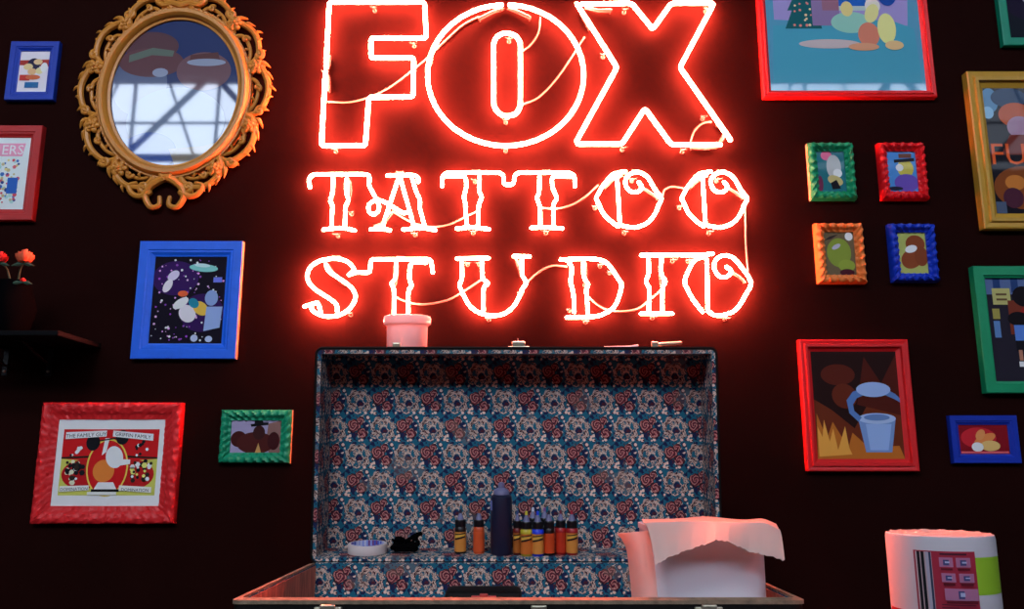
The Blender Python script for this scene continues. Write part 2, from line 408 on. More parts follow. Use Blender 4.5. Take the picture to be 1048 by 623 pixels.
letter('joined curling neon letters S and T above the white cup, starting the third line',
  [('c', [(311.6, 313.4), (317, 312.6), (321, 318.6), (332, 323.4), (345.5, 322.8), (355.6, 317.5), (362.4, 309), (363.4, 300.7), (357.3, 292), (345.5, 283.8), (336.3, 277), (333.7, 270.3)], 0),
   ('c', [(345, 319.2), (344.7, 312.5), (338.8, 306.6), (322, 295.6), (314.8, 285.5), (316.9, 274.5), (327, 267), (342.2, 264.6), (354, 267), (360, 272), (362.4, 277), (357, 281)], 0.006),
   ('f', [(357, 281.2), (364, 278.6), (378.4, 279), (379.6, 265.3), (441, 265.1), (443, 278.7)], 0),
   ('c', [(316, 312.5), (325, 310), (328, 319)], 0.010),
   ('c', [(405.4, 268.6), (404.8, 283.8), (400.9, 290.5), (403.2, 297.3), (403.2, 319.2), (403.2, 326)], 0.009),
   ('c', [(436, 268.8), (421.5, 269), (419, 283.8), (421, 291.4), (418, 299), (417.8, 319.2), (417.8, 326)], 0.009),
   ('c', [(394, 328.4), (410, 327.4), (428, 328.4)], 0)],
  [(357, 320), (344, 261.5), (410, 262), (356, 291)], [[(335, 271), (342, 281), (353, 291)], [(406, 270), (406.5, 281), (404.5, 291)]])
letter('neon letter U with one straight inner bar, third line above the trunk',
  [('c', [(467.8, 264.7), (483, 264.2), (500, 264)], 0),
   ('c', [(472.5, 266), (472.9, 283.8), (470.4, 291.4), (473, 299), (480.5, 312.5), (490.6, 320), (503.2, 323), (515.9, 320.9), (526, 313), (532.7, 300.7), (534.6, 295.6), (538.6, 288.8), (534.6, 281.3), (534, 264.6)], 0.006),
   ('c', [(493.6, 267), (494, 284), (499.2, 289.7), (495, 295.6), (494.8, 317)], 0.010),
   ('c', [(526, 262), (534, 262.2), (542, 262.4)], 0)],
  [(478, 268.5), (490, 268.5), (500, 325.5), (533, 299)], [[(528, 265), (531, 274), (534, 283)]])
letter('neon letter D with an extra inner bar, right of the neon U',
  [('c', [(574, 265.6), (586, 265), (600, 264.7), (612, 265.4), (619, 268), (624, 272), (632, 284), (636, 291.6), (633.7, 303), (628, 314.6), (616, 322), (606, 324), (593, 324.7), (580, 324.7)], 0),
   ('c', [(580, 266), (584.6, 272), (585, 279), (584, 288), (586.2, 297), (587.4, 308), (587.6, 319)], 0.009),
   ('c', [(597, 268), (597.6, 283), (601.8, 291), (600, 297), (601, 309), (601.7, 321)], 0.009)],
  [(615, 270), (583, 316), (625, 277), (600, 328)], [[(599, 270), (599.5, 281), (598, 292)]])
letter('joined neon letters I and O, ending the third line of the sign',
  [('l', [(656, 261), (685, 260.8), (714.3, 261), (729.3, 259.6)], 0),
   ('c', [(722, 262.5), (714, 264.5), (708, 270), (701, 286), (703, 295), (710, 307.4), (719, 319)], 0.005),
   ('l', [(723.3, 266), (724, 292), (724.3, 317)], 0.009),
   ('c', [(724.3, 317.6), (730.3, 322), (740, 322.4), (753.4, 316.4), (763.4, 301), (768.4, 289), (760.4, 275.4), (750.4, 264), (740.3, 261.4), (732.6, 266), (731, 275), (737, 283), (745, 282.4), (748, 277), (743.3, 273)], 0),
   ('c', [(663.6, 264), (664, 279), (661.2, 288), (664.6, 297), (663.8, 319)], 0.009),
   ('c', [(677, 264), (676.4, 279), (680.8, 288), (678, 296), (677.8, 319)], 0.009),
   ('l', [(656, 320.8), (672, 320.8), (688, 320.8)], 0)],
  [(690, 265), (706, 265), (669, 323.5), (744, 325), (665, 258.5)], [[(748, 278), (756, 283), (762, 288.5)], [(678.5, 268), (675.5, 281), (677, 292)]])

cables = [
 ('pale wire bowing from the stem of neon F to the top of neon O', [(336, 104), (356.5, 104.6), (377, 99.7), (397.6, 90), (420.8, 73), (438.7, 57.8), (464.4, 33.4), (476, 24), (490, 17)]),
 ('pale wire from the inner ring of the top O up to neon X', [(535, 106.6), (550.6, 100), (568.5, 82), (588, 54), (598, 38)]),
 ('short pale wire hooked inside the right half of the top O', [(553, 18), (551, 33.4), (543, 46), (535.7, 51.4)]),
 ('short curved wire at the lower right foot of neon X', [(707, 144), (711, 133.6), (719, 126.4), (728, 124.6)]),
 ('pale wire from neon A to the next neon T, second line', [(402.3, 216.5), (416, 225), (430, 230.4), (445, 232), (460, 229.5), (475, 222.6), (487.3, 216.5)]),
 ('pale wire sweeping from neon TT up to the first O, second line', [(555.3, 212.7), (569.8, 213.4), (585, 209.6), (598.8, 201.5), (611.8, 189.5)]),
 ('short arched wire between the two Os of the second line', [(678, 201), (680.6, 194), (688, 191), (699.7, 192.6)]),
 ('straight wire dropping from the last O of line two to line three', [(762.4, 212.6), (763, 230), (763.4, 250), (765.4, 277)]),
 ('pale wire sagging from neon ST to the bar of neon U', [(405.4, 304), (418, 309.4), (435, 311.3), (456.9, 307.4), (473.7, 298.6), (492.3, 286.3)]),
 ('arched pale wire from neon U over to neon D', [(538.7, 289.7), (551.3, 278.4), (564.8, 272), (580, 272.8)]),
 ('pale wire looping from neon D across to neon I', [(602, 303), (614, 313.6), (630, 318.5), (650, 316.6), (664, 307.6), (676, 297)])]
for lab, P in cables:
    b = bmesh.new(); tube(b, px3(catmull(P, 6), WY-0.0085), 0.0028, 8)
    q = px3([P[0], P[-1]], WY-0.0085)
    for p in q: tube(b, [p, Vector((p.x, WY-0.001, p.z))], 0.0025, 6)
    tag(obj('cable', b, 'wire', None, True), lab, 'cable', 'wires of the neon sign')

# ------------------------------------------------------------------ pictures: flat prints built of cut shapes
def text_geo(s, size):
    cu = D.curves.new('t', 'FONT'); cu.body = s; cu.size = size; cu.resolution_u = 2; cu.align_x = 'CENTER'
    o = D.objects.new('t', cu); C.objects.link(o)
    dg = bpy.context.evaluated_depsgraph_get()
    me = D.meshes.new_from_object(o.evaluated_get(dg))
    vs = [v.co.copy() for v in me.vertices]; fs = [tuple(p.vertices) for p in me.polygons]
    D.objects.remove(o); D.curves.remove(cu); D.meshes.remove(me)
    return vs, fs
def ink_col(c): return tuple(min(.86, 1.75*v) for v in s2l(c))
def artwork(name, w, h, shapes, parent, y, mat='print', lx=0, lz=0, oval=False):
    """flat print: w x h metres, lower-left at (lx, lz), facing -y. shapes in 0..1 units of w and h"""
    bm = bmesh.new(); cl = bm.loops.layers.float_color.new('Col'); layer = [0]
    def face(P, col, dy):
        col = ink_col(col)
        vs = [bm.verts.new((lx+p[0]*w, y-dy, lz+p[1]*h)) for p in P]
        f = bm.faces.new(vs)
        for l in f.loops: l[cl] = (*col, 1)
    for s in shapes:
        k, col = s[0], s[1]; dy = layer[0]*0.00012; layer[0] += 1
        if k == 'r': x0, y0, x1, y1 = s[2:6]; face([(x0, y0), (x1, y0), (x1, y1), (x0, y1)], col, dy)
        elif k == 'p': face(s[2], col, dy)
        elif k == 'e':
            cx, cy, rx, ry = s[2:6]; n = 28 if rx > 0.03 else 8; rot = s[6] if len(s) > 6 else 0
            P = []
            for i in range(n):
                a = 2*PI*i/n; ex, ey = rx*math.cos(a), ry*math.sin(a)*h/w
                P.append((cx+ex*math.cos(rot)-ey*math.sin(rot), cy+(ex*math.sin(rot)+ey*math.cos(rot))*w/h))
            face(P, col, dy)
        elif k == 'd':      # scattered dots
            n, cols, r0, r1, bx = s[2:7]
            for i in range(n):
                c = random.choice(cols); rr = random.uniform(r0, r1); cx = random.uniform(bx[0], bx[2]); cy = random.uniform(bx[1], bx[3])
                m = 6; face([(cx+rr*math.cos(2*PI*j/m), cy+rr*w/h*math.sin(2*PI*j/m)) for j in range(m)], c, dy+0.00001*(i % 9))
        elif k == 't':
            txt, size, cx, cy = s[2:6]; sk = s[6] if len(s) > 6 else 0
            vs, fs = text_geo(txt, size*h)
            nv = [bm.verts.new((lx+cx*w+v.x, y-dy, lz+cy*h+v.y+sk*v.x)) for v in vs]
            for f in fs:
                try: ff = bm.faces.new([nv[i] for i in f])
                except ValueError: continue
                for l in ff.loops: l[cl] = (*ink_col(col), 1)
    bm.normal_update()
    for f in bm.faces:
        if f.normal.y > 0: f.normal_flip()
    # thin body of the sheet
    me = D.meshes.new(name); bm.to_mesh(me); bm.free(); me.materials.append(M[mat])
    o = D.objects.new(name, me); C.objects.link(o); o.parent = parent
    return o

def moulding(x0, x1, z0, z1, prof, y, carve=None, n=40):
    """picture frame: prof = [(inset, height)...] swept round a rectangle with mitred corners"""
    bm = bmesh.new()
    cs = [Vector((x0, z0)), Vector((x1, z0)), Vector((x1, z1)), Vector((x0, z1))]
    ds = [Vector((1, 1)), Vector((-1, 1)), Vector((-1, -1)), Vector((1, -1))]
    off = 0
    for i in range(4):
        a, b, da, db = cs[i], cs[(i+1) % 4], ds[i], ds[(i+1) % 4]; Ls = (b-a).length
        m = max(2, int(n*Ls/0.3)) if carve else 2
        grid = []
        for k in range(m+1):
            t = k/m; rowv = []
            for j, (ins, hh) in enumerate(prof):
                p = (a+da*ins)*(1-t) + (b+db*ins)*t
                dy = 0
                if carve and 0 < j < len(prof)-1: dy = carve(off+t*Ls, ins, j)
                rowv.append(bm.verts.new((p.x, y-hh-dy, p.y)))
            grid.append(rowv)
        off += Ls
        for k in range(m):
            for j in range(len(prof)-1): bm.faces.new((grid[k][j], grid[k+1][j], grid[k+1][j+1], grid[k][j+1]))
    bmesh.ops.remove_doubles(bm, verts=bm.verts[:], dist=1e-5)
    for f in bm.faces:
        if all(abs(v.co.x-x0) < 1e-5 for v in f.verts) or all(abs(v.co.x-x1) < 1e-5 for v in f.verts): f.material_index = 1
    return bm
def rope(fr, amp):
    return lambda u, v, j: amp*max(0, math.sin(u*fr + v*fr*1.0))
def carved(fr, amp):
    return lambda u, v, j: amp*(math.sin(u*fr+6*math.sin(v*260))*math.cos(v*fr*1.1+2*math.sin(u*fr*.37)))

def framed(label, outer, wid, col, shapes, depth=0.022, style='plain', lit=None, mat_frame=None, name='framed_picture', group=None, edge=None, side=None, glass='print', bare=False):
    """outer = (left, top, right, bottom) pixels of the face half way down, projected on the wall"""
    l, t, r, b = outer
    ym = (t+b)/2
    Yf = WY-depth
    x0, x1 = at(l, ym, Yf).x, at(r, ym, Yf).x; z1, z0 = at(ym and (l+r)/2, t, Yf).z, at((l+r)/2, b, Yf).z
    root = thing(name, label, 'picture frame', ((x0+x1)/2, WY, z0), group)
    cx, cz = (x0+x1)/2, z0
    X0, X1, Z0, Z1 = x0-cx, x1-cx, 0, z1-cz
    w = wid; d = depth
    key = 'paint_%d_%d_%d' % col
    if key not in M: M[key] = pmat('painted_frame_wood', tuple(min(.85, 1.35*v) for v in s2l(col)), rough=0.45, spec=0.35, noise=0.12, nscale=40, bump=0.15, bscale=150)
    if style == 'plain':
        prof = [(0, 0), (0, d*.9), (0.0015, d), (w*.55, d), (w*.62, d*.88), (w*.72, d*.88), (w*.78, d*.8), (w*.9, d*.62), (w, d*.58), (w, 0.002)]; cv = None
    elif style == 'flat':
        prof = [(0, 0), (0, d*.92), (0.002, d), (w*.80, d), (w*.86, d*.8), (w, d*.75), (w, 0.002)]; cv = None
    elif style == 'step':
        prof = [(0, 0), (0, d*.8), (w*.1, d*.86), (w*.35, d*.80), (w*.42, d), (w*.62, d), (w*.68, d*.7), (w, d*.45), (w, .002)]; cv = None
    elif style == 'rope':
        prof = [(0, 0), (-0.000, d*.45), (w*.10, d*.86), (w*.28, d), (w*.50, d*1.02), (w*.66, d*.86), (w*.75, d*.66), (w, d*.55), (w, 0.002)]; cv = rope(230, d*.22)
    else:
        prof = [(0, 0), (0, d*.75), (w*.07, d*.92), (w*.18, d), (w*.30, d), (w*.42, d*.97), (w*.54, d*.90), (w*.64, d*.78), (w*.74, d*.62), (w, d*.55), (w, 0.002)]; cv = carved(170, d*.10)
    bm = moulding(X0, X1, Z0, Z1, prof, 0, cv, 90 if style in ('rope',) else 60)
    obj('frame', bm, [key, 'barewood' if bare else key], root, style in ('rope', 'carved'))
    bm = bmesh.new(); box(bm, X0+w*.8, X1-w*.8, -0.004, -0.001, Z0+w*.8, Z1-w*.8); obj('backing_board', bm, 'darkwood', root)
    artwork('print', X1-X0-2*w, Z1-Z0-2*w, shapes, root, -d*.45, glass, X0+w, Z0+w)
    return root

SK = (205, 165, 120)
framed('small plain blue frame with a crowded pale and red print, upper left', (7.5, 42, 57.5, 102), 0.030, (12, 48, 150),
  [('r', (190, 180, 190), 0, 0, 1, 1), ('p', (140, 50, 45), [(0, .78), (1, .80), (1, .62), (0, .66)]), ('e', (40, 38, 60), .48, .68, .22, .15), ('e', SK, .30, .62, .16, .08), ('e', (215, 160, 120), .62, .74, .15, .07),
   ('e', (200, 150, 110), .45, .50, .15, .08), ('e', (225, 175, 130), .70, .52, .13, .08), ('r', (160, 50, 45), .05, .28, .40, .42), ('e', (170, 90, 60), .50, .36, .25, .06), ('r', (35, 85, 130), .25, .10, .72, .24), ('e', (205, 195, 200), .85, .6, .12, .12)], 0.018, 'plain')
framed('red wooden frame cut off by the left edge, pale poster with a pink lettered band', (-62, 128, 38, 225), 0.036, (165, 32, 32),
  [('r', (178, 186, 190), 0, 0, 1, 1), ('p', (190, 120, 145), [(.04, .74), (.90, .74), (.93, .92), (.04, .92)]), ('t', (225, 222, 225), 'ERS', .19, .76, .765),
   ('d', (0, 0, 0), 230, [(50, 90, 150), (160, 150, 110), (140, 175, 170), (170, 70, 80), (40, 60, 110), (190, 170, 110)], .012, .032, (.08, .10, .88, .70)), ('r', (40, 80, 150), .74, .22, .88, .44), ('e', (35, 60, 130), .45, .45, .07, .08)], 0.022, 'plain')
stars = [(210, 130, 210), (235, 200, 235), (130, 60, 160), (200, 150, 220), (110, 60, 140), (230, 225, 240)]
framed('bright blue flat frame with a dark starry purple print, left of the sign', (138, 246.5, 244.5, 367), 0.046, (18, 88, 205),
  [('r', (14, 9, 22), 0, 0, 1, 1), ('e', (42, 18, 70), .3, .75, .32, .2), ('e', (40, 16, 66), .7, .35, .3, .22), ('d', (0, 0, 0), 120, stars, .006, .019, (.03, .03, .97, .97)),
   ('e', (105, 165, 160), .68, .87, .20, .045, -.08), ('e', (160, 205, 195), .66, .90, .11, .022, -.08), ('e', (175, 165, 200), .27, .78, .09, .05, .7), ('e', (190, 180, 215), .2, .66, .10, .045, 1.1),
   ('e', (185, 180, 215), .50, .34, .13, .09, -.9), ('e', (200, 190, 225), .40, .46, .12, .05, .6), ('e', (200, 80, 45), .42, .57, .07, .035), ('e', (210, 150, 60), .68, .40, .12, .07, -.7), ('e', (30, 110, 130), .58, .46, .08, .05, -.7),
   ('p', (120, 140, 180), [(.74, .14), (.96, .18), (.98, .42), (.76, .42)]), ('e', (110, 130, 170), .82, .52, .09, .09), ('e', (150, 160, 195), .62, .06, .05, .04), ('e', (150, 160, 195), .82, .05, .05, .035), ('r', (90, 100, 190), .83, .70, .95, .76)], 0.020, 'plain', bare=True)
CR, RD, GN = (205, 200, 190), (165, 22, 25), (165, 165, 75)
framed('wide red carved frame with a white mat and circus-style print, lower left', (36, 411.5, 181.5, 536), 0.048, (190, 30, 34),
  [('r', (188, 190, 200), 0, 0, 1, 1), ('r', RD, .055, .12, .95, .885), ('p', GN, [(.055, .12), (.95, .12), (.95, .54), (.5, .50), (.055, .54)]), ('p', (30, 25, 20), [(.055, .54), (.5, .56), (.95, .54), (.95, .56), (.5, .59), (.055, .56)]),
   ('e', (150, 22, 25), .27, .36, .20, .17), ('e', (150, 22, 25), .74, .36, .19, .17), ('e', (205, 165, 70), .49, .44, .195, .335), ('e', RD, .49, .44, .18, .315),
   ('e', (195, 105, 45), .46, .40, .10, .13), ('e', CR, .55, .56, .08, .13, .3), ('p', CR, [(.43, .58), (.47, .62), (.49, .78), (.45, .78)]), ('p', CR, [(.60, .46), (.70, .48), (.70, .53), (.58, .54)]), ('p', CR, [(.38, .18), (.60, .18), (.56, .27), (.42, .27)]), ('r', (15, 14, 14), .36, .16, .62, .19),
   ('e', (18, 18, 22), .34, .73, .065, .095), ('e', (18, 18, 22), .61, .79, .06, .085), ('p', (18, 18, 22), [(.34, .745), (.61, .80), (.61, .785), (.34, .73)]),
   ('d', (0, 0, 0), 34, [CR, (20, 20, 24), (200, 190, 160), (40, 30, 26)], .010, .028, (.10, .26, .27, .52)), ('d', (0, 0, 0), 30, [CR, (20, 20, 24), (200, 190, 100), (40, 30, 26)], .010, .028, (.72, .26, .90, .52)),
   ('d', (0, 0, 0), 8, [CR, (20, 20, 24)], .010, .020, (.14, .58, .24, .72)), ('d', (0, 0, 0), 10, [(20, 20, 24), CR], .010, .020, (.74, .58, .86, .74)),
   ('p', (195, 195, 200), [(.08, .77), (.46, .80), (.46, .87), (.08, .85)]), ('p', (195, 195, 200), [(.52, .80), (.90, .75), (.90, .83), (.52, .87)]), ('t', (20, 24, 40), 'THE FAMILY GUY', .062, .27, .795, .05), ('t', (20, 24, 40), 'GRIFFIN FAMILY', .060, .71, .79, -.09),
   ('p', (205, 200, 180), [(.07, .16), (.34, .18), (.34, .235), (.07, .225)]), ('p', (205, 200, 180), [(.62, .175), (.92, .15), (.92, .215), (.62, .235)]), ('t', (40, 44, 60), 'DOMINATION', .050, .205, .175, .03), ('t', (40, 44, 60), 'DOMINATION', .050, .77, .165, -.03), ('r', (190, 190, 180), .33, .125, .60, .16)], 0.026, 'carved')
framed('small green carved frame with a brown and lilac print, beside the trunk', (224, 419, 297, 474), 0.030, (12, 128, 92),
  [('r', (130, 122, 150), 0, 0, 1, 1), ('p', (110, 80, 75), [(.7, .2), (.78, 0), (1, 0), (1, 1), (.74, .9)]), ('e', (52, 18, 18), .16, .42, .16, .25), ('e', (60, 22, 20), .5, .30, .38, .34), ('e', (48, 16, 18), .86, .36, .12, .28), ('e', (45, 20, 20), .56, .62, .12, .22), ('p', (12, 12, 16), [(.40, .80), (.74, .86), (.74, .94), (.64, .94), (.62, 1), (.46, 1), (.46, .90), (.38, .88)]), ('p', (160, 120, 70), [(.50, 0), (.56, .3), (.62, 0)])], 0.022, 'rope', bare=True)
framed('large thin red frame with a faded lilac and blue living-room print, top right', (777, -72, 951, 98.5), 0.026, (205, 22, 26),
  [('r', (70, 125, 150), 0, 0, 1, 1), ('p', (132, 120, 165), [(.05, .46), (.92, .42), (.97, 1), (.05, 1)]), ('p', (60, 130, 150), [(.02, .05), (.98, .05), (.96, .40), (.80, .46), (.04, .42)]), ('r', (150, 165, 160), .30, .52, .72, .80), ('r', (28, 78, 150), .36, .55, .66, .76),
   ('e', (120, 100, 150), .51, .76, .14, .02), ('p', (18, 75, 80), [(.12, .40), (.36, .40), (.33, .52), (.36, .52), (.30, .64), (.33, .64), (.25, .82), (.17, .64), (.20, .64), (.14, .52), (.17, .52)]),
   ('d', (0, 0, 0), 26, [(200, 110, 100), (200, 170, 130)], .006, .011, (.18, .42, .32, .66)), ('e', (205, 185, 110), .25, .83, .02, .02), ('r', (115, 95, 130), .30, .42, .48, .62), ('r', (125, 85, 100), .37, .52, .48, .63),
   ('e', (165, 150, 150), .40, .30, .20, .03), ('e', (120, 165, 150), .55, .44, .13, .07), ('e', (190, 170, 110), .53, .53, .04, .05), ('e', (175, 105, 85), .66, .36, .07, .08), ('e', (200, 185, 120), .78, .40, .06, .10), ('e', (190, 180, 170), .70, .55, .05, .05), ('e', (185, 180, 120), .69, .50, .07, .04, 1.2), ('e', (25, 60, 130), .80, .62, .06, .07), ('e', (180, 130, 100), .62, .28, .10, .025), ('e', (185, 155, 110), .82, .29, .06, .03)], 0.026, 'step', glass='print_glass')
framed('green frame cut off by the top right corner, dark print inside', (1019, -90, 1150, 46), 0.028, (0, 120, 92),
  [('r', (16, 20, 28), 0, 0, 1, 1), ('e', (30, 60, 66), .5, .3, .5, .2), ('e', (22, 16, 34), .4, .3, .42, .18), ('d', (0, 0, 0), 20, [(150, 150, 160), (80, 60, 90)], .006, .015, (.05, .3, .6, .9))], 0.020, 'flat')
sg = None
framed('small green carved frame with tan wood side, teal and pale pink print', (829.5, 145, 876, 203), 0.026, (8, 128, 86),
  [('r', (28, 88, 98), 0, 0, 1, 1), ('e', (185, 90, 120), .36, .90, .2, .12), ('e', (150, 150, 150), .60, .62, .26, .30), ('e', (205, 200, 215), .72, .46, .16, .11), ('e', (160, 145, 95), .62, .28, .28, .12, -.4), ('p', (20, 18, 24), [(.45, .22), (.66, .3), (.8, .08), (.5, .06)]), ('e', (90, 35, 60), .08, .2, .1, .2)], 0.028, 'rope', bare=True)
framed('small red carved frame with a sky blue and yellow print', (902, 145, 949.5, 203), 0.026, (205, 18, 26),
  [('r', (58, 110, 165), 0, 0, 1, 1), ('e', (160, 150, 60), .62, .58, .28, .22), ('p', (25, 22, 28), [(.25, .80), (.95, .84), (.95, .76), (.25, .72)]), ('r', (90, 55, 45), .42, .84, .86, .95), ('e', (200, 200, 215), .42, .60, .13, .09), ('e', (82, 62, 140), .62, .22, .42, .22), ('e', (25, 25, 40), .22, .08, .26, .05)], 0.028, 'rope')
framed('small orange carved frame with an olive green print on brown', (837, 227.5, 886, 289), 0.026, (225, 112, 52),
  [('r', (85, 72, 52), 0, 0, 1, 1), ('e', (105, 120, 45), .48, .52, .40, .34), ('e', (112, 128, 48), .70, .22, .28, .14), ('e', (150, 145, 160), .40, .66, .16, .05, .5), ('e', (215, 220, 215), .84, .90, .13, .10), ('p', (40, 32, 30), [(.0, .80), (.25, .84), (.5, .95), (.2, .9)]), ('e', (55, 18, 28), .70, .06, .24, .08)], 0.028, 'rope')
framed('small blue carved frame with a brown shape on yellow-green print', (913, 228, 960, 287.5), 0.026, (10, 46, 165),
  [('r', (140, 145, 78), 0, 0, 1, 1), ('e', (108, 52, 28), .62, .72, .34, .22), ('e', (112, 54, 30), .45, .36, .40, .22, .7), ('e', (105, 50, 28), .80, .42, .24, .24), ('e', (212, 212, 220), .46, .60, .22, .09, .3)], 0.028, 'rope')
framed('large gold frame at the right edge, dark print with orange FU lettering', (999.5, 72, 1108, 233), 0.050, (170, 128, 42),
  [('r', (16, 14, 22), 0, 0, 1, 1), ('e', (70, 110, 140), .08, .90, .12, .10), ('e', (110, 150, 175), .04, .80, .08, .05), ('e', (30, 50, 75), .35, .92, .25, .08), ('e', (155, 70, 40), .42, .78, .24, .10), ('e', (140, 110, 130), .46, .68, .18, .09), ('p', (90, 32, 26), [(.16, .46), (.30, .62), (.60, .62), (.8, .46)]),  # pale blue ovals at upper left paint a window reflection into the print
   ('t', (60, 20, 10), 'FU', .26, .24, .375), ('t', (185, 75, 35), 'FU', .24, .25, .385), ('e', (105, 52, 22), .42, .20, .42, .17), ('e', (160, 95, 40), .30, .24, .14, .06), ('e', (60, 26, 40), .25, .12, .14, .08), ('e', (45, 20, 35), .60, .16, .18, .12), ('r', (60, 70, 90), 0, .0, .14, .09)], 0.034, 'step')
framed('green frame at the right edge with a shopfront print, below the gold frame', (1003, 272, 1120, 402), 0.034, (8, 128, 84),
  [('r', (30, 26, 36), 0, 0, 1, 1), ('r', (70, 85, 120), 0, .84, 1, 1), ('r', (30, 50, 90), .10, .86, .18, 1), ('r', (30, 50, 90), .3, .86, .38, 1), ('r', (150, 145, 90), .08, .74, .28, .90), ('r', (80, 60, 40), .12, .83, .24, .85), ('r', (80, 60, 40), .12, .78, .24, .80), ('r', (130, 120, 60), .06, .60, .14, .70), ('r', (75, 105, 150), .06, .42, .13, .58),
   ('r', (95, 40, 28), .24, .45, .55, .78), ('e', (18, 14, 18), .42, .82, .12, .10), ('e', (120, 28, 26), .48, .60, .14, .13), ('e', (18, 14, 18), .34, .60, .12, .07), ('r', (70, 105, 170), .28, .38, .44, .54), ('r', (18, 16, 22), .28, .29, .44, .39), ('r', (150, 100, 80), .30, .20, .34, .30), ('r', (150, 100, 80), .40, .20, .44, .30), ('r', (185, 185, 200), .29, .14, .34, .19), ('r', (185, 185, 200), .41, .14, .46, .19), ('r', (80, 50, 36), .48, .10, .70, .50), ('e', (195, 195, 205), .50, .55, .08, .025)], 0.026, 'flat')
FL, FD = (190, 130, 55), (150, 85, 30)
framed('large red frame, pale blue pail shape over orange flames in the print', (823, 347, 936, 482), 0.034, (195, 26, 30),
  [('r', (30, 13, 12), 0, 0, 1, 1), ('p', (85, 34, 18), [(0, 0), (1, 0), (1, .85), (.7, .6), (.45, .28), (.2, .45), (0, .55)]), ('p', (62, 20, 14), [(.5, .5), (.62, .95), (.8, .7), (1, .98), (1, .4)]), ('e', (70, 24, 16), .30, .78, .20, .10), ('e', (80, 30, 18), .36, .58, .14, .12, .8),
   ('p', FD, [(0, 0), (1, 0), (.95, .12), (.6, .10), (.42, .24), (.36, .10), (.2, .34), (.12, .18), (.02, .42)]), ('p', FL, [(.02, .02), (.02, .30), (.07, .20), (.10, .36), (.15, .16), (.2, .28), (.24, .08), (.34, .30), (.37, .10), (.40, .04)]),
   ('p', (95, 120, 165), [(.56, .06), (.86, .06), (.93, .36), (.50, .36)]), ('p', (120, 145, 190), [(.61, .08), (.82, .08), (.88, .32), (.58, .32)]), ('e', (135, 155, 195), .715, .37, .22, .05), ('e', (80, 105, 150), .715, .38, .15, .03),
   ('p', (70, 100, 150), [(.50, .34), (.40, .42), (.38, .54), (.46, .62), (.60, .66), (.82, .66), (.95, .60), (1, .56), (1, .52), (.94, .55), (.8, .60), (.62, .60), (.50, .56), (.45, .50), (.46, .44), (.54, .38)]), ('e', (125, 145, 185), .70, .64, .20, .07)], 0.028, 'step')
framed('small blue frame with a glowing red print, bottom right of the wall', (974, 425, 1043.5, 474), 0.026, (10, 42, 150),
  [('r', (110, 14, 24), 0, 0, 1, 1), ('e', (165, 30, 40), .4, .55, .36, .36), ('e', (195, 110, 60), .52, .50, .24, .16, .4), ('e', (190, 120, 70), .44, .66, .12, .14, .9), ('e', (205, 150, 90), .62, .28, .20, .18), ('e', (200, 190, 195), .36, .24, .12, .16), ('r', (200, 80, 90), .02, .03, .98, .09)], 0.018, 'plain')

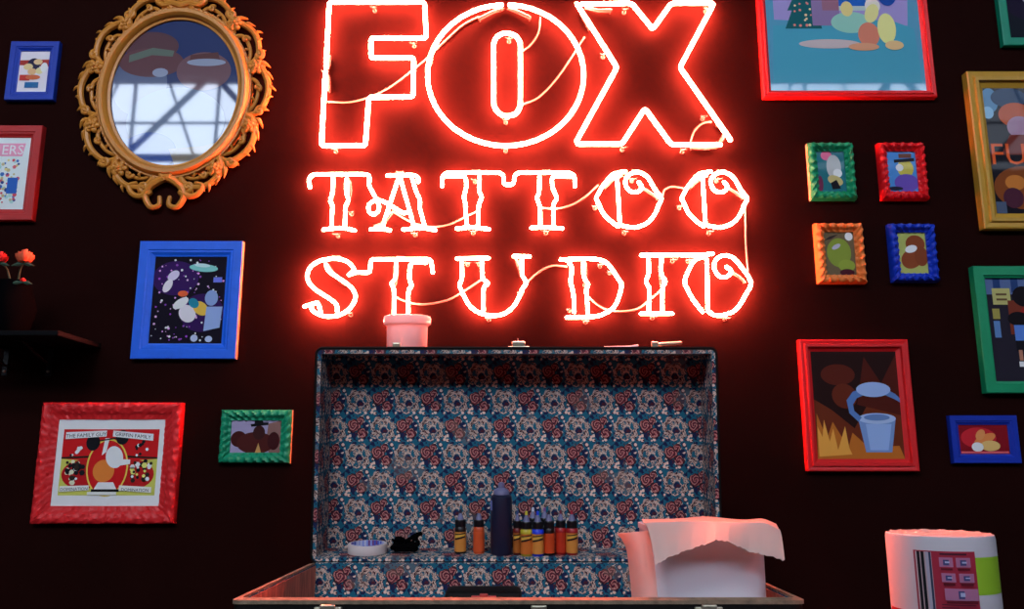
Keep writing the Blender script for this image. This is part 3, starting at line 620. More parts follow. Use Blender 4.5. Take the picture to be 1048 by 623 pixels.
# ------------------------------------------------------------------ ornate oval picture
def ornate():
    c = at(180.4, 94, WY); zt, zb = at(180.4, 18.4, WY-.02).z, at(180.4, 169.5, WY-.02).z
    ry = (zt-zb)/2; rx = (at(246.5, 94, WY-.02).x - at(114, 94, WY-.02).x)/2
    cz = (zt+zb)/2; c = Vector((c.x, WY, cz)); pxs = rx/66.0
    root = thing('oval_picture_frame', 'ornate orange oval frame with scrollwork round a glossy picture, upper left', 'picture frame', c)
    def E(t, s, y=0.0):   # t = angle, s = distance outward from the glass edge in "px"
        a, b = rx+s*pxs, ry+s*pxs
        return Vector((a*math.cos(t), -y, b*math.sin(t)))
    M['orange'] = pmat('orange_painted_resin', (0.62, 0.235, 0.028), rough=0.42, spec=0.45, noise=0.15, nscale=30, bump=0.2, bscale=120)
    bm = bmesh.new(); prof = [(-1, .004), (-1, .016), (1.5, .018), (2.2, .026), (5, .034), (8.5, .034), (10.5, .026), (11.2, .020), (13, .020), (13, 0.0)]; n = 96; rings = []
    for k in range(n):
        t = 2*PI*k/n; rings.append([bm.verts.new(E(t, s, y)) for s, y in prof])
    for k in range(n):
        a, b = rings[k], rings[(k+1) % n]
        for j in range(len(prof)-1): bm.faces.new((a[j], b[j], b[j+1], a[j+1]))
    obj('oval_rim', bm, 'orange', root, True)
    # scrollwork: acanthus scrolls, mirrored left and right
    bm = bmesh.new()
    def scroll(pts, r0, r1, y=.014):     # pts in (deg, s)
        for m in (1, -1):
            P = []
            for (d, s) in catmull(pts, 6):
                a = math.radians(90 + m*d); P.append(E(a, s, y))
            k = len(P); R = [ (r0+(r1-r0)*i/(k-1))*pxs for i in range(k)]
            tube(bm, P, 1, 8, radii=R)
    def curl(d, s, R, turns, dirn, r0, r1, start=0.0, y=.016):
        for m in (1, -1):
            a = math.radians(90+m*d); o = E(a, s, y); P = []; Rr = []
            n = int(14*turns)
            for i in range(n+1):
                u = i/n; an = start + m*dirn*2*PI*turns*u + (0 if m == 1 else 0); q = R*(1-.82*u)*pxs
                an2 = (PI - an) if m == -1 else an
                if m == -1: an2 = PI - (start + dirn*2*PI*turns*u)
                P.append(o+Vector((q*math.cos(an2), -0.004*u, q*math.sin(an2)))); Rr.append((r0+(r1-r0)*u)*pxs)
            tube(bm, P, 1, 8, radii=Rr)
    def leaf(d, s, ln, wd, ang, y=.012):  # a fat pointed leaf; ang measured from outward normal
        for m in (1, -1):
            a = math.radians(90+m*d); o = E(a, s, y); out = (E(a, s+1, y)-E(a, s, y)).normalized(); side = Vector((out.z, 0, -out.x))*m
            dr = out*math.cos(math.radians(ang)) + side*math.sin(math.radians(ang))
            P = [o+dr*ln*pxs*u + Vector((0, -0.006*math.sin(PI*u), 0)) + side*(wd*.5*pxs*math.sin(PI*u)) for u in (0, .2, .4, .6, .8, 1)]
            tube(bm, P, 1, 8, radii=[wd*pxs*f for f in (.45, .5, .55, .45, .3, .1)])
    # outer vine
    segs = [(8, 38), (40, 70), (72, 104), (106, 138), (140, 168)]
    for i, (a0, a1) in enumerate(segs):
        mid = (a0+a1)/2; d = a1-a0
        scroll([(a0, 14), (a0+d*.12, 24), (mid, 30), (a1-d*.1, 25), (a1+2, 14)], 3.6, 2.8)
        scroll([(a0+d*.30, 14), (a0+d*.42, 19), (a1-d*.25, 18), (a1, 12)], 2.2, 1.8, .010)
        leaf(a0+1, 23, 12, 4.6, -35); leaf(a0+d*.22, 27, 11, 3.8, -50); leaf(a1-d*.25, 27, 10, 3.6, 40); leaf(a0+d*.5, 29, 9, 3.4, -20); leaf(a1-1, 22, 12, 4.0, 25)
        leaf(a0+d*.2, 14, 7, 3.0, 30); leaf(a1-d*.3, 13, 6, 2.6, -40)
        curl(a1-2, 25, 5.0, 1.15, 1 if i % 2 else -1, 2.6, 1.4, start=0.5+i)
        curl(a0+d*.5, 19, 3.6, 1.0, -1, 2.0, 1.2, start=2.0+i)
    # crowning and bottom C-scroll hearts
    for d in (178.5,):
        pass
    for m in (1, -1):
        base = E(-PI/2, 16, .018)
        P = [(0, 4), (8, 0), (16, -7), (19, -17), (13, -27), (5, -25), (5, -17)]
        tube(bm, [base+Vector((m*x*pxs, 0, z*pxs)) for x, z in catmull(P, 6)], 1, 8, radii=[(4.4-2.2*i/36)*pxs for i in range(37)])
        P = [(2, 2), (5, 7), (3, 11), (0, 9)]
        tube(bm, [base+Vector((m*x*pxs, -.004, z*pxs)) for x, z in catmull(P, 6)], 1, 8, radii=[(3-1.0*i/18)*pxs for i in range(19)])
        P = [(16, -12), (25, -16), (33, -13), (37, -5), (30, -2)]
        tube(bm, [base+Vector((m*x*pxs, 0, z*pxs)) for x, z in catmull(P, 6)], 1, 8, radii=[(3.6-1.6*i/24)*pxs for i in range(25)])
        base2 = E(PI/2, 14, .018)
        P = [(0, 0), (9, 3), (18, 1), (25, 6), (22, 13), (15, 11)]
        tube(bm, [base2+Vector((m*x*pxs, 0, z*pxs)) for x, z in catmull(P, 6)], 1, 8, radii=[(4-1.8*i/30)*pxs for i in range(31)])
        P = [(0, 6), (6, 14), (12, 20), (8, 28), (0, 30)]
        tube(bm, [base2+Vector((m*x*pxs, 0, z*pxs)) for x, z in catmull(P, 6)], 1, 8, radii=[(3.6-1.2*i/24)*pxs for i in range(25)])
    obj('scrollwork', bm, 'orange', root, True)
    # beading round the rim
    bm = bmesh.new()
    for k in range(90):
        t = 2*PI*k/90; p = E(t, 12.6, .021)
        bmesh.ops.create_icosphere(bm, subdivisions=1, radius=.95*pxs, matrix=Matrix.Translation(p))
    obj('beading', bm, 'orange', root, True)
    for d in (42, -42, 75, -75, 112, -112, 146, -146):
        bm = bmesh.new(); o = E(math.radians(90+d), 20, .020)
        for ring, (rr, nn, pr, yy) in enumerate(((5.2, 6, 3.4, 0), (2.6, 5, 2.4, .005))):
            for k in range(nn):
                a = 2*PI*k/nn + ring*.5
                mt = Matrix.Translation(o+Vector((rr*pxs*math.cos(a), -yy, rr*pxs*math.sin(a)))) @ Matrix.Rotation(-a, 4, 'Y') @ Matrix.Diagonal((1.15, .6, .85, 1))
                bmesh.ops.create_icosphere(bm, subdivisions=2, radius=pr*pxs, matrix=mt)
        bmesh.ops.create_icosphere(bm, subdivisions=2, radius=1.7*pxs, matrix=Matrix.Translation(o+Vector((0, -.009, 0))))
        obj('rosette', bm, 'orange', root, True)
    # the glossy picture, clipped to the oval
    shapes = []
    bmp = bmesh.new(); cl = bmp.loops.layers.float_color.new('Col'); lay = [0]
    def poly(P, col):
        Q = []
        for (x, z) in P:
            q = math.hypot(x, z)
            if q > .995: x, z = x/q*.995, z/q*.995
            Q.append((x, z))
        vs = [bmp.verts.new((x*(rx+.002), -0.010-lay[0]*.0001, z*(ry+.002))) for x, z in Q]; lay[0] += 1
        f = bmp.faces.new(vs)
        for l in f.loops: l[cl] = (*s2l(col), 1)
    def ov(cx, cz, a, b, col, n=40): poly([(cx+a*math.cos(2*PI*i/n), cz+b*math.sin(2*PI*i/n)) for i in range(n)], col)
    ov(0, 0, 1, 1, (18, 42, 98), 72)
    ov(-.55, .10, .42, .42, (88, 100, 134)); ov(-.42, .62, .42, .20, (88, 52, 62)); ov(-.40, .40, .50, .20, (98, 58, 66)); poly([(-.75, .50), (-.4, .60), (-.06, .56), (-.08, .48), (-.4, .50), (-.75, .40)], (95, 110, 100))
    ov(.42, .28, .42, .26, (112, 78, 88)); poly([(.2, .50), (.62, .54), (.66, .42), (.18, .38)], (90, 48, 50)); ov(.45, .40, .30, .05, (150, 160, 185)); ov(-.25, .26, .12, .06, (150, 160, 185))
    ov(.05, -.40, .75, .46, (88, 108, 140)); poly([(-.8, -.62), (-.25, -.66), (.02, -.95), (-.5, -.9), (-.75, -.7)], (12, 60, 140)); ov(-.32, -.80, .42, .26, (14, 66, 150)); poly([(-.02, -.76), (.5, -.72), (.75, -.66), (.5, -.9), (.1, -1)], (120, 108, 92))
    bmp.normal_update()
    for f in bmp.faces:
        if f.normal.y > 0: f.normal_flip()
    me = D.meshes.new('glossy_print'); bmp.to_mesh(me); bmp.free(); me.materials.append(M['print_oval'])
    o = D.objects.new('glossy_print', me); C.objects.link(o); o.parent = root
ornate()

# ------------------------------------------------------------------ work table
TZ = 0.805
t = thing('work_table', 'black work table carrying the open trunk and the paper rolls', 'table', (0, 1.5, 0))
bm = bmesh.new(); box(bm, -1.15, 1.15, -0.40, 0.72, TZ-0.035, TZ, 0.003); obj('table_top', bm, 'darkwood', t)
for sx in (-1.08, 1.08):
    for sy in (-0.33, 0.65):
        bm = bmesh.new(); box(bm, sx-.03, sx+.03, sy-.03, sy+.03, 0, TZ-0.036, 0.003); obj('leg', bm, 'darkwood', t)

# ------------------------------------------------------------------ trunk
TX0, TX1, TY0, TY1, RIM = -0.443, 0.463, 1.379, 1.906, 1.0
def ring2d(a0, a1, b0, b1, r, n=5):
    P = []
    for (cx, cy, s) in ((a1-r, b1-r, 0), (a0+r, b1-r, 1), (a0+r, b0+r, 2), (a1-r, b0+r, 3)):
        for k in range(n+1):
            a = PI/2*(s+k/n); P.append((cx+r*math.cos(a), cy+r*math.sin(a)))
    return P
def tray(a0, a1, b0, b1, c0, c1, th, r, f, floor_th=None):
    """open box: rounded rectangle in (a,b), c0 = closed end, c1 = open end; f maps (a,b,c) to a vector"""
    bm = bmesh.new(); ft = floor_th or th
    O = ring2d(a0, a1, b0, b1, r); I = ring2d(a0+th, a1-th, b0+th, b1-th, max(r-th, 0.001)); s = 1 if c1 > c0 else -1
    V = lambda R, c: [bm.verts.new(f(a, b, c)) for a, b in R]
    o0, o1, i1, i0 = V(O, c0), V(O, c1), V(I, c1), V(I, c0+s*ft); n = len(O)
    for A, B in ((o0, o1), (o1, i1), (i1, i0)):
        for k in range(n): bm.faces.new((A[k], A[(k+1) % n], B[(k+1) % n], B[k]))
    bm.faces.new(o0); bm.faces.new(i0)
    return bm
tr = thing('trunk', 'open vintage trunk lined with teal, cream and red floral paper', 'trunk', ((TX0+TX1)/2, TY0, TZ))
c0 = Vector(((TX0+TX1)/2, TY0, TZ))
hb = RIM-TZ
def lined(o): boxuv(o.data); return o
fb = lambda a, b, c: Vector((a, b, c))
w2 = (TX1-TX0)/2; dp = TY1-TY0
o = obj('base', tray(-w2, w2, 0, dp, 0.001, hb-0.004, 0.010, 0.012, fb), 'leather', tr)
o = lined(obj('base_lining', tray(-w2+.0095, w2-.0095, .0095, dp-.0095, 0.0105, hb-0.0035, 0.0025, 0.006, fb), 'lining', tr))
# papered rim of the base
bm = bmesh.new()
O = ring2d(-w2-.002, w2+.002, -.002, dp, .012); I = ring2d(-w2+.011, w2-.011, .011, dp-.011, .004)
vs = [[bm.verts.new((a, b, c)) for a, b in R] for R, c in ((O, hb-.0085), (O, hb-.0025), (I, hb), (I, hb-.006))]
n = len(O)
for A, B in zip(vs, vs[1:]):
    for k in range(n):
        f4 = (A[k], A[(k+1) % n], B[(k+1) % n], B[k])
        if all(v.co.y > dp-.02 for v in f4): continue
        bm.faces.new(f4)
M['rimpaper'] = pmat('frayed_rim_paper', (0.24, 0.17, 0.11), rough=0.8, noise=0.75, nscale=70, bump=0.6, bscale=300)
obj('rim_edging', bm, 'rimpaper', tr)
bm = bmesh.new(); box(bm, -w2+.011, w2-.011, dp-.0125, dp-.001, hb-.009, hb-.0006, .001)
lined(obj('back_edging', bm, 'lining', tr))
# worn, streaky side-wall paper, the neon's red glow painted into its colour
M['neon_tint_paper'] = pmat('worn_neon_tinted_paper', (0.58, 0.17, 0.11), rough=0.8, noise=0.85, nscale=28, bump=0.3)
nt = M['neon_tint_paper'].node_tree; mp = nt.nodes.new('ShaderNodeMapping'); mp.inputs['Scale'].default_value = (1, 3.5, .5)
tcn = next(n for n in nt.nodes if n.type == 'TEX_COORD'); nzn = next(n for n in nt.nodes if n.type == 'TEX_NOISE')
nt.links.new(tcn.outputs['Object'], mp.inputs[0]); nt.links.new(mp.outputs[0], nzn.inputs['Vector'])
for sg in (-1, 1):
    bm = bmesh.new(); xi = w2-.0135; box(bm, min(sg*xi, sg*(xi+.0012)), max(sg*xi, sg*(xi+.0012)), .016, dp-.016, .015, hb-.006); obj('neon_tinted_lining', bm, 'neon_tint_paper', tr)
# brass latch and handle on the front wall of the base
for lx in (-.30, .30):
    bm = bmesh.new(); box(bm, lx-.022, lx+.022, -.008, 0.0, hb-.055, hb-.012, .002); box(bm, lx-.012, lx+.012, -.012, -.006, hb-.045, hb-.008, .002); obj('latch', bm, 'metal', tr)
bm = bmesh.new(); tube(bm, catmull([(-.07, -.004, hb-.05), (-.065, -.022, hb-.055), (0, -.030, hb-.062), (.065, -.022, hb-.055), (.07, -.004, hb-.05)], 6), .007, 10); obj('handle', bm, 'leather', tr, True)
bm = bmesh.new(); box(bm, .02, .045, -.006, 0, hb-.03, hb-.010, .002); obj('lock_plate', bm, 'metal', tr)
# lid, hinged at the back rim, leaning a little forward
LT = math.radians(5.0); LH, LD = 0.472, 0.125
hinge = Vector((0, dp, hb)); Rl = Matrix.Translation(hinge) @ Matrix.Rotation(LT, 4, 'X')
fl = lambda a, b, c: Rl @ Vector((a, LD-c, b))
lid = obj('lid', tray(-w2, w2, 0.0005, LH, 0.0, LD, 0.009, 0.012, fl), 'leather', tr)
ll = tray(-w2+.0022, w2-.0022, 0.0018, LH-.004, 0.0085, LD+.0012, 0.0080, 0.010, lambda a, b, c: Vector((a, LD-c, b)), 0.002)
me_o = lined(obj('lid_lining', ll, 'lining', tr)); me_o.matrix_local = Rl
# seam moulding running round the open edge of the lid
bm = bmesh.new(); P = ring2d(-w2-.001, w2+.001, -.001, LH+.001, .014)
tube(bm, [Rl @ Vector((a, .002, b)) for a, b in P], .0032, 6, closed=True); obj('edge_bead', bm, 'leather', tr, True)
def on_lid(px, half, kind):
    x = at(px, 355, 1.86).x - c0.x
    bm = bmesh.new()
    if kind == 'catch':
        box(bm, x-.016, x+.016, .004, .030, LH, LH+.0035, .001); box(bm, x-.009, x+.009, .006, .016, LH+.003, LH+.013, .002)
    elif kind == 'bracket':
        box(bm, x-.024, x+.024, .004, .028, LH, LH+.005, .001); box(bm, x-.015, x+.014, .006, .020, LH+.004, LH+.017, .003); tube(bm, [(x-.002, .012, LH+.016), (x-.002, .012, LH+.022)], .0018, 6)
    else:
        box(bm, x-.022, x+.020, .004, .028, LH, LH+.004, .001); box(bm, x-.007, x+.008, .006, .016, LH+.003, LH+.016, .002)
        tube(bm, [(x+.012, .012, LH+.010), (x+.060, .012, LH+.013)], .0042, 8)
    for v in bm.verts: v.co = Rl @ v.co
    return bm
obj('latch', on_lid(405, 6, 'catch'), 'metal', tr); obj('handle_bracket', on_lid(531, 9, 'bracket'), 'metal', tr); obj('latch', on_lid(671, 8, 'hasp'), 'metal', tr)
bm = bmesh.new(); x = at(640, 355, 1.86).x - c0.x
tube(bm, [Rl @ Vector((x-.045, .012, LH+.0025)), Rl @ Vector((x+.012, .012, LH+.004)), Rl @ Vector((x+.030, .012, LH+.007))], .0026, 8)
tag(obj('straw', bm, 'plastic_white', None, True), 'thin pale stick lying on top of the trunk lid', 'stick').location = c0
for hx in (-.3, .3):
    bm = bmesh.new(); tube(bm, [(hx-.025, dp+.005, hb-.010), (hx+.025, dp+.005, hb-.010)], .0038, 8); obj('hinge', bm, 'metal', tr, True)

TRW = Matrix.Translation(c0)
def on_ledge(px, y, s=0.0):
    """point on the papered ledge (inner face of the lid's lower wall); y = distance behind the hinge"""
    p = TRW @ Rl @ Vector((0, y, .0100)); d = p.y*CP + (p.z-CAM.z)*SP
    p.x = (px-W/2)/F*d
    return p

# ------------------------------------------------------------------ ink bottles
inkmats = {}
def cm(col, rough=.4):
    k = 'ink_%d_%d_%d' % col
    if k not in M: M[k] = pmat('coloured_plastic', s2l(col), rough=rough, noise=0.08)
    return k
def ink(px, y, label, body, lab, tip, top=None, h=1.0, rr=.0130, boxy=False, logo=True):
    t = thing('ink_bottle', label, 'bottle', on_ledge(px, y), 'tattoo ink bottles on the trunk ledge', (LT, 0, 0))
    z = lambda v: v*h
    bm = bmesh.new()
    lathe(bm, [(0, 0), (rr*.92, 0), (rr, .002), (rr, z(.052)), (rr*.93, z(.058)), (rr*.62, z(.063)), (0, z(.063))], 24); obj('bottle_body', bm, cm(body), t, True)
    bm = bmesh.new(); lathe(bm, [(rr+.0001, z(.005)), (rr+.0006, z(.0052)), (rr+.0006, z(.048)), (rr+.0001, z(.0482))], 24); obj('paper_label', bm, cm(lab), t, True)
    if logo:
        bm = bmesh.new()
        def band(z0, z1, sl, q):
            n = 10; A = []; B = []
            for k in range(n+1):
                a = -PI/2 - .95 + 1.9*k/n + .0; zz = sl*(k/n-.5)
                A.append(bm.verts.new((q*math.cos(a), q*math.sin(a), z(z0)+zz))); B.append(bm.verts.new((q*math.cos(a), q*math.sin(a), z(z1)+zz)))
            for k in range(n): bm.faces.new((A[k], A[k+1], B[k+1], B[k]))
        band(.036, .045, .004, rr+.0010); o = obj('label_stripe', bm, cm((225, 175, 70)), t)
        bm = bmesh.new(); band(.0335, .0375, .006, rr+.0013); band(.043, .0455, .003, rr+.0013); obj('label_swoosh', bm, 'black', t)
    if top:
        bm = bmesh.new(); lathe(bm, [(rr+.0002, z(.0485)), (rr+.0008, z(.049)), (rr+.0008, z(.0555)), (rr*.9, z(.058))], 24); obj('shrink_band', bm, cm(top), t, True)
    bm = bmesh.new(); lathe(bm, [(0, z(.058)), (rr*.86, z(.058)), (rr*.86, z(.073)), (rr*.78, z(.075)), (0, z(.075))], 20)
    for k in range(20):
        a = 2*PI*k/20; tube(bm, [(rr*.87*math.cos(a), rr*.87*math.sin(a), z(.0585)), (rr*.87*math.cos(a), rr*.87*math.sin(a), z(.073))], .0007, 4)
    obj('screw_cap', bm, 'black', t)
    bm = bmesh.new(); lathe(bm, [(rr*.60, z(.074)), (rr*.50, z(.080)), (rr*.26, z(.088)), (rr*.2, z(.090)), (0, z(.0905))], 16); obj('nozzle', bm, 'tipclear', t, True)
    bm = bmesh.new(); lathe(bm, [(0, z(.089)), (rr*.26, z(.089)), (rr*.24, z(.096)), (0, z(.0985))], 12); obj('tip_cover', bm, cm(tip), t, True)
OR, OY = (205, 110, 42), (215, 140, 60)
ink(471, .050, 'ink bottle with dark body and orange label, leftmost on the ledge', (22, 14, 12), OY, (40, 30, 50))
ink(490, .050, 'slim orange ink bottle just left of the tall navy bottle', (200, 78, 35), (215, 85, 40), (150, 70, 40), logo=False, rr=.0124)
ink(529.5, .034, 'narrow ink bottle touching the right side of the tall navy bottle', (90, 22, 18), (170, 95, 35), (30, 50, 110), (110, 20, 20), rr=.0095)
ink(538.8, .020, 'ink bottle with yellow shoulder band and yellow tip', (170, 150, 40), OR, (215, 200, 60), (200, 185, 50))
ink(550.4, .020, 'ink bottle with bright blue shoulder band and blue tip', (20, 50, 190), OY, (25, 70, 220), (25, 60, 220))
ink(562, .030, 'black shouldered ink bottle with plain orange-red label', (16, 12, 12), (205, 72, 28), (40, 40, 60), logo=False, rr=.0124)
ink(574, .040, 'red ink bottle with two dark stripes, second from the right end', (150, 22, 22), (190, 50, 25), (120, 40, 60), (165, 25, 30), logo=False, rr=.0118)
ink(585.5, .034, 'ink bottle with red shoulder and amber label at the right end', (150, 25, 25), OY, (160, 30, 50), (165, 25, 35), rr=.0130)
ink(545.5, .066, 'ink bottle with a white tip, behind the yellow and blue tipped ones', (20, 16, 20), (160, 80, 35), (215, 220, 235), h=1.02)
ink(557.5, .066, 'ink bottle with a mauve tip, behind the blue tipped one', (20, 16, 20), (160, 80, 35), (120, 80, 140), h=1.02)

t = thing('spray_bottle', 'tall navy cylindrical bottle standing among the ink bottles', 'bottle', on_ledge(513, .040), None, (LT, 0, 0))
bm = bmesh.new(); R = .0245
lathe(bm, [(0, 0), (R*.95, 0), (R, .004), (R, .122), (R*.96, .128), (R*.70, .133), (0, .133)], 36); obj('bottle_body', bm, 'navy', t, True)
bm = bmesh.new(); lathe(bm, [(R*.74, .131), (R*.74, .139), (R*.62, .143), (R*.30, .147), (R*.30, .156), (R*.18, .159), (0, .159)], 24); obj('cap', bm, 'tipclear', t, True)
bm = bmesh.new(); n = 5; A = []; B = []
for k in range(n+1):
    a = -PI/2 - 1.35 + .42*k/n; A.append(bm.verts.new(((R+.0006)*math.cos(a), (R+.0006)*math.sin(a), .098))); B.append(bm.verts.new(((R+.0006)*math.cos(a), (R+.0006)*math.sin(a), .120)))
for k in range(n): bm.faces.new((A[k], A[k+1], B[k+1], B[k]))
obj('sticker', bm, cm((120, 130, 200)), t)

# tape roll
t = thing('masking_tape_roll', 'roll of pale masking tape lying flat on the trunk ledge', 'tape', on_ledge(376, .052), None, (LT, 0, 0))
R = .0440
bm = bmesh.new(); lathe(bm, [(R*.86, .001), (R*.99, .001), (R, .002), (R, .0205), (R*.99, .0215), (R*.86, .0215), (R*.86, .001)], 48); obj('tape', bm, 'kraft', t, True)
bm = bmesh.new(); cl = bm.loops.layers.float_color.new('Col'); n = 48
for k in range(n):
    a0, a1 = 2*PI*k/n, 2*PI*(k+1)/n; q = R*.855; q2 = R*.80
    for (ra, za, rb, zb) in ((q, .0012, q, .0222), (q, .0222, q2, .0222), (q2, .0222, q2, .0012)):
        f = bm.faces.new([bm.verts.new((ra*math.cos(a0), ra*math.sin(a0), za)), bm.verts.new((ra*math.cos(a1), ra*math.sin(a1), za)), bm.verts.new((rb*math.cos(a1), rb*math.sin(a1), zb)), bm.verts.new((rb*math.cos(a0), rb*math.sin(a0), zb))])
        c = [(150, 160, 225), (70, 90, 190), (200, 200, 225), (120, 70, 130), (160, 165, 215)][(k*7//3) % 5]
        for l in f.loops: l[cl] = (*s2l(c), 1)
obj('cardboard_core', bm, 'label', t)

# black tangle beside the tape
bm = bmesh.new(); rnd = random.Random(3)
for j in range(9):
    P = []
    for k in range(7): P.append((rnd.uniform(-.032, .032), rnd.uniform(-.014, .014), max(.0045, rnd.uniform(.004, .034)*(0.5+.5*(k % 2)))))
    tube(bm, catmull(P, 4), .0032, 6)
tube(bm, catmull([(-.03, 0, .0075), (0, .004, .022), (.022, 0, .036), (.034, -.004, .040)], 5), .005, 6)
box(bm, -.026, .028, -.012, .012, .001, .018, .004)
t = tag(obj('glove_bundle', bm, 'matteblack', None, True), 'crumpled black bundle right of the masking tape', 'bundle'); t.location = on_ledge(415, .050); t.rotation_euler = (LT, 0, 0)
for v in t.data.vertices: v.co.z += .0035

# white cup on top of the lid
top = TRW @ Rl @ Vector((0, .078, LH+.0012)); d = top.y*CP+(top.z-CAM.z)*SP
top.x = (416.5-W/2)/F*d
t = thing('plastic_cup', 'white plastic cup with a thick rolled rim, standing on the trunk lid', 'cup', top, None, (LT, 0, 0))
bm = bmesh.new(); lathe(bm, [(0, 0), (.0450, 0), (.0475, .003), (.0485, .060), (.0465, .060), (.0450, .004), (0, .004)], 40); obj('cup_body', bm, 'cup', t, True)
bm = bmesh.new(); lathe(bm, [(.0480, .058), (.0500, .056), (.0555, .060), (.0565, .072), (.0545, .078), (.0490, .080), (.0465, .076), (.0465, .060), (.0480, .058)], 40); obj('rolled_rim', bm, 'cup', t, True)

# black case inside the base, with a red clasp
bx0, bx1 = at(456, 605, 1.72).x, at(534, 605, 1.72).x; zt = at(495, 602, 1.72).z
t = thing('black_case', 'flat black case with a red clasp, low inside the trunk', 'case', ((bx0+bx1)/2, 1.72, TZ+.0135))
hh = zt-(TZ+.0135); hw = (bx1-bx0)/2
bm = bmesh.new(); box(bm, -hw, hw, -.05, .05, 0, hh, .012); obj('case_body', bm, 'leather', t, True)
bm = bmesh.new(); box(bm, -.022, .026, -.056, -.049, hh-.022, hh-.006, .002); box(bm, -.006, .010, -.060, -.050, hh-.020, hh-.002, .002); obj('clasp', bm, 'redclasp', t)

# ------------------------------------------------------------------ tub with towel paper
Yt = 1.47
l, r = at(668, 600, Yt).x, at(785.5, 600, Yt).x; zt = at(730, 539, Yt).z; z0 = TZ+.0135
t = thing('plastic_tub', 'white rounded plastic tub standing in the front right of the trunk', 'tub', ((l+r)/2, Yt, z0))
hw = (r-l)/2; hz = zt-z0
bm = tray(-hw, hw, -.02, .17, 0, hz-.004, .003, .035, fb); obj('tub_body', bm, 'plastic_white', t, True)
bm = bmesh.new()
O = ring2d(-hw-.002, hw+.002, -.022, .172, .036); I = ring2d(-hw+.001, hw-.001, -.019, .169, .034); n = len(O)
vs = [[bm.verts.new((a, b, c)) for a, b in R] for R, c in ((O, hz-.010), (O, hz-.0005), (I, hz), (I, hz-.008), (O, hz-.010))]
for A, B in zip(vs, vs[1:]):
    for k in range(n): bm.faces.new((A[k], A[(k+1) % n], B[(k+1) % n], B[k]))
obj('tub_rim', bm, 'plastic_white', t, True)

def sheet(bm, fn, nu, nv, th=.0012):
    g = [[bm.verts.new(fn(i/nu, j/nv)) for j in range(nv+1)] for i in range(nu+1)]
    for i in range(nu):
        for j in range(nv): bm.faces.new((g[i][j], g[i+1][j], g[i+1][j+1], g[i][j+1]))
    bmesh.ops.recalc_face_normals(bm, faces=bm.faces[:]); bmesh.ops.solidify(bm, geom=bm.faces[:], thickness=th)
low = [(671, 578), (683, 571), (700, 564), (718, 558), (736, 552.5), (752, 557), (768, 564.5), (785, 568), (803, 573)]
topl = [(658.5, 534.5), (680, 533.5), (704, 533), (718, 533), (736, 533.6), (752, 534), (768, 534.2), (783, 534.6), (797.5, 541.5)]
lowc, topc = catmull(low, 6), catmull(topl, 6); NN = len(lowc)-1
def drape(u, v):
    i = min(NN, int(round(u*NN))); lo, tp = lowc[i], topc[i]
    rag = 0.7*math.sin(i*2.7)+0.5*math.sin(i*5.1)
    if v < .6:      # front flap
        q = v/.6; Yq = 1.392 + (1.438-1.392)*math.sin(q*PI/2) + .003*math.sin(u*9)*(1-q)
        p = at(lo[0]+(tp[0]-lo[0])*q, (lo[1]+rag)+(tp[1]-lo[1]-rag)*math.sin(q*PI/2)**.9 if q < 1 else tp[1], Yq)
    else:
        q = (v-.6)/.4; p0 = at(tp[0], tp[1], 1.438); p = Vector((p0.x*(1+.10*q), 1.438+.16*q, p0.z-.003*q-.002*math.sin(u*11)*q))
    return p
bm = bmesh.new(); sheet(bm, drape, NN, 14)
tag(obj('paper_towel_sheet', bm, 'towel', None, True), 'torn white towel sheet draped over the tub, ragged front edge arching up', 'paper towel')
Ll = catmull([(632, 545.5), (637, 552), (641.5, 562), (644, 578), (646, 598), (648, 622)], 5); Rr = catmull([(664, 543), (666, 555), (668, 570), (671, 585), (674, 600), (677, 622)], 5)
def side_sheet(u, v):
    i = int(round(v*(len(Ll)-1))); a, b = Ll[i], Rr[i]
    return at(a[0]+(b[0]-a[0])*u, a[1]+(b[1]-a[1])*u, 1.470 + .025*(1-u)**2 - .03*u*(1-u)*2)
bm = bmesh.new(); sheet(bm, side_sheet, 8, len(Ll)-1)
tag(obj('paper_towel_sheet', bm, 'towel', None, True), 'upright white towel sheet curling at the left side of the tub', 'paper towel')

# ------------------------------------------------------------------ big towel roll at the right
Yr = 1.26
zt = at(960, 545, Yr).z; dd = Yr*CP + (zt-CAM.z)*SP
xc = (960.5-W/2)/F*dd; R = 104.5/2/F*dd*.965; Hh = zt-TZ-.001
t = thing('paper_towel_roll', 'big wrapped paper towel roll with a red care label and green patch', 'paper roll', (xc, Yr, TZ+.001))
bm = bmesh.new(); lathe(bm, [(0, 0), (R*.97, 0), (R, .006), (R, Hh-.006), (R*.985, Hh-.001), (R*.95, Hh)], 64); obj('wrapper', bm, 'paper', t, True)
bm = bmesh.new(); prof = [(R*.955, Hh-.001)]
for k in range(14): prof.append((R*(.92-.052*k), Hh+.0012*math.sin(k*2.3)-.001))
prof += [(R*.2, Hh-.012), (0, Hh-.014)]
lathe(bm, prof, 64)
for v in bm.verts:
    v.co.z += .0022*math.sin(v.co.x*160)*math.cos(v.co.y*190)
obj('gathered_top', bm, 'towel', t, True)
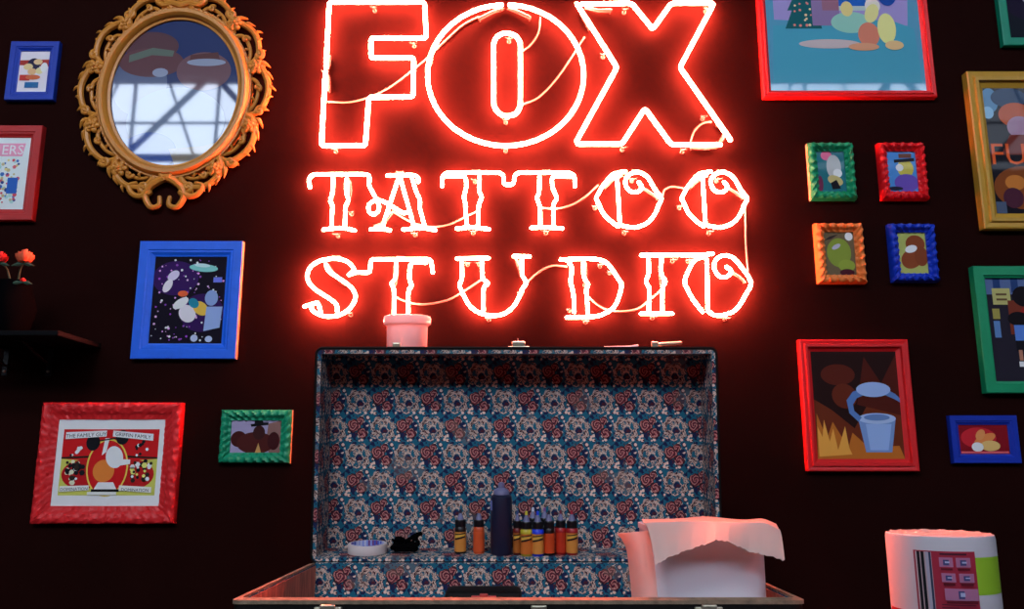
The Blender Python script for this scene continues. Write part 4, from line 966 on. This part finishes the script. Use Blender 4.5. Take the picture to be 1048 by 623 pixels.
# label in (azimuth, height) patches around the roll
a_cam = math.atan2(-Yr, -xc)     # direction towards the camera
def pxa(px):  # azimuth of a pixel column on the roll
    s = max(-.999, min(.999, (px-960.5)/(104.5/2))); return a_cam + math.asin(s)
bm = bmesh.new(); cl = bm.loops.layers.float_color.new('Col'); lay = [0]
def patch(x0, x1, h0, h1, col, n=None):
    a0, a1 = pxa(x0), pxa(x1); n = n or max(2, int(abs(a1-a0)/.08)); q = R+.0004+lay[0]*.00012; lay[0] += 1
    for k in range(n):
        t0, t1 = a0+(a1-a0)*k/n, a0+(a1-a0)*(k+1)/n
        f = bm.faces.new([bm.verts.new((q*math.cos(t0), q*math.sin(t0), h0)), bm.verts.new((q*math.cos(t1), q*math.sin(t1), h0)), bm.verts.new((q*math.cos(t1), q*math.sin(t1), h1)), bm.verts.new((q*math.cos(t0), q*math.sin(t0), h1))])
        for l in f.loops: l[cl] = (*s2l(col), 1)
hy = lambda y: Hh - (y-547)*(dd/F)*1.03
RDL = (165, 35, 60)
patch(990.5, 1012, hy(599.5), hy(566), (150, 190, 45)); patch(994, 1012.5, hy(628), hy(620.5), (150, 30, 60))
patch(931, 936, hy(640), hy(616), (170, 20, 30)); patch(910, 944, hy(640), hy(617), (170, 20, 30))
patch(936, 990.5, hy(640), hy(560.5), RDL)
for a, b, c in ((937.5, 952, (190, 160, 165)), (939, 941.6, (20, 22, 30)), (942.6, 945.4, (15, 18, 26)), (946.8, 949.3, (175, 165, 185)), (949.6, 951.6, (50, 60, 90))): patch(a, b, hy(640), hy(561.5), c)
patch(959.5, 983, hy(563.8), hy(562.2), (70, 20, 40))
for (a, b, y0, y1) in ((958.5, 970.5, 566, 574.5), (973, 985.5, 566, 574.5), (959.5, 971.5, 580, 588), (974.5, 987, 580, 588), (961, 989, 593.5, 604)):
    patch(a, b, hy(y1), hy(y0), (170, 105, 140)); m = (a+b)/2; patch(m-2.6, m+2.6, hy(y1-1.5), hy(y0+2), (70, 70, 120)); patch(m-1, m+3, hy(y1-3.5), hy(y0+3.5), (165, 170, 205)); patch(a+1, b-1, hy(y1+2.8), hy(y1+1), (105, 15, 35))
for k, y in enumerate((607.5, 610, 613, 616.5, 619.5, 622.5)): patch(957.5, 986 if k % 2 == 0 else 972, hy(y+.9), hy(y), (95, 22, 45))
obj('care_label', bm, 'label', t)

# ------------------------------------------------------------------ roses in a dark vase on a black cabinet, left edge
cz = at(25, 340, 2.2).z; xa, xb = at(-60, 340, 2.14).x, at(54, 340, 2.14).x
t = thing('wall_shelf', 'narrow black wall shelf at the left edge, under the roses', 'shelf', ((xa+xb)/2, WY, cz)); hw = (xb-xa)/2
bm = bmesh.new(); box(bm, -hw, hw, -.235, -.0005, -.014, 0, .003); obj('board', bm, 'darkwood', t)
for px in (-42, 50.5):
    q = at(px, 342, 2.38).x - (xa+xb)/2; q = max(-hw+.02, min(hw-.01, q)); zb = at(52, 384, 2.39).z - cz
    bm = bmesh.new(); box(bm, q-.008, q+.008, -.005, -.0005, zb, -.0145, .001); box(bm, q-.008, q+.008, -.17, -.004, -.0185, -.0145, .001); tube(bm, [(q, -.006, zb+.03), (q, -.14, -.018)], .004, 6)
    br = obj('bracket', bm, 'black', t)
    bm = bmesh.new(); bmesh.ops.create_uvsphere(bm, u_segments=12, v_segments=8, radius=.0045, matrix=Matrix.Translation((q, -.006, zb+.012))); obj('screw', bm, 'metal', br, True)
vx = at(14, 300, 2.25).x
t = thing('vase', 'black vase holding orange roses on the cabinet', 'vase', (vx, 2.25, cz))
bm = bmesh.new(); vh = at(14, 288, 2.25).z-cz
lathe(bm, [(0, 0), (.035, 0), (.05, .02), (.062, vh*.5), (.045, vh*.85), (.038, vh), (.034, vh), (.04, vh*.83), (0, .01)], 32); obj('vase_body', bm, 'matteblack', t, True)
M['petal'] = pmat('orange_rose_petal', (0.85, 0.13, 0.05), rough=0.6, noise=0.35, nscale=60)
M['petalred'] = pmat('red_rose_petal', (0.65, 0.02, 0.02), rough=0.6, noise=0.3, nscale=60)
M['stem'] = pmat('rose_leaf', (0.03, 0.08, 0.05), rough=0.6, noise=0.2)
def rose(px, py, R, mat, label, sx=0.0):
    c = at(px, py, 2.22); base = Vector((vx+sx, 2.25, cz+vh*.9))
    t = thing('rose', label, 'flower', base, 'roses in the black vase'); c = c-base
    bm = bmesh.new()
    for ring, (nn, rr, tilt) in enumerate(((1, .0, 0), (3, .22, .15), (5, .48, .45), (6, .72, .85))):
        for k in range(nn):
            a = 2*PI*k/nn + ring*.7; g = []
            for i in range(7):
                row = []
                for j in range(5):
                    u, v = i/6-.5, j/4
                    an = a+u*2.4/(1+ring*.35)*(1.0 if ring else 2.5); q = R*(rr*.65+.16+.30*math.sin(v*1.5)*(.3+tilt)) * (1-.10*(2*u)**2)
                    row.append(bm.verts.new((c.x+q*math.cos(an), c.y+q*math.sin(an), c.z+R*(-.55+v*(1.35-tilt*.75))*(1-.25*(2*u)**2 if v > .5 else 1))))
                g.append(row)
            for i in range(6):
                for j in range(4): bm.faces.new((g[i][j], g[i+1][j], g[i+1][j+1], g[i][j+1]))
    obj('bloom', bm, mat, t, True)
    bm = bmesh.new(); tube(bm, catmull([(0, 0, 0), (c.x*.4, c.y*.5, c.z*.6), (c.x, c.y, c.z-R*.5)], 6), .0025, 6)
    for sg in (-1, 1):
        o = Vector((c.x, c.y, c.z-R*.8)); P = [o, o+Vector((sg*.014, -.004, -.002)), o+Vector((sg*.03, -.006, -.006))]
        tube(bm, P, 1, 6, radii=[.002, .006, .001])
    obj('stem', bm, 'stem', t, True)
rose(25.5, 262.5, .026, 'petal', 'full orange rose standing highest in the dark vase', .008)
rose(0.5, 263.5, .022, 'petalred', 'red rose half cut off by the left edge of the picture', -.008)
rose(23.5, 286.5, .008, 'petalred', 'tiny red rosebud below the orange rose', .014)
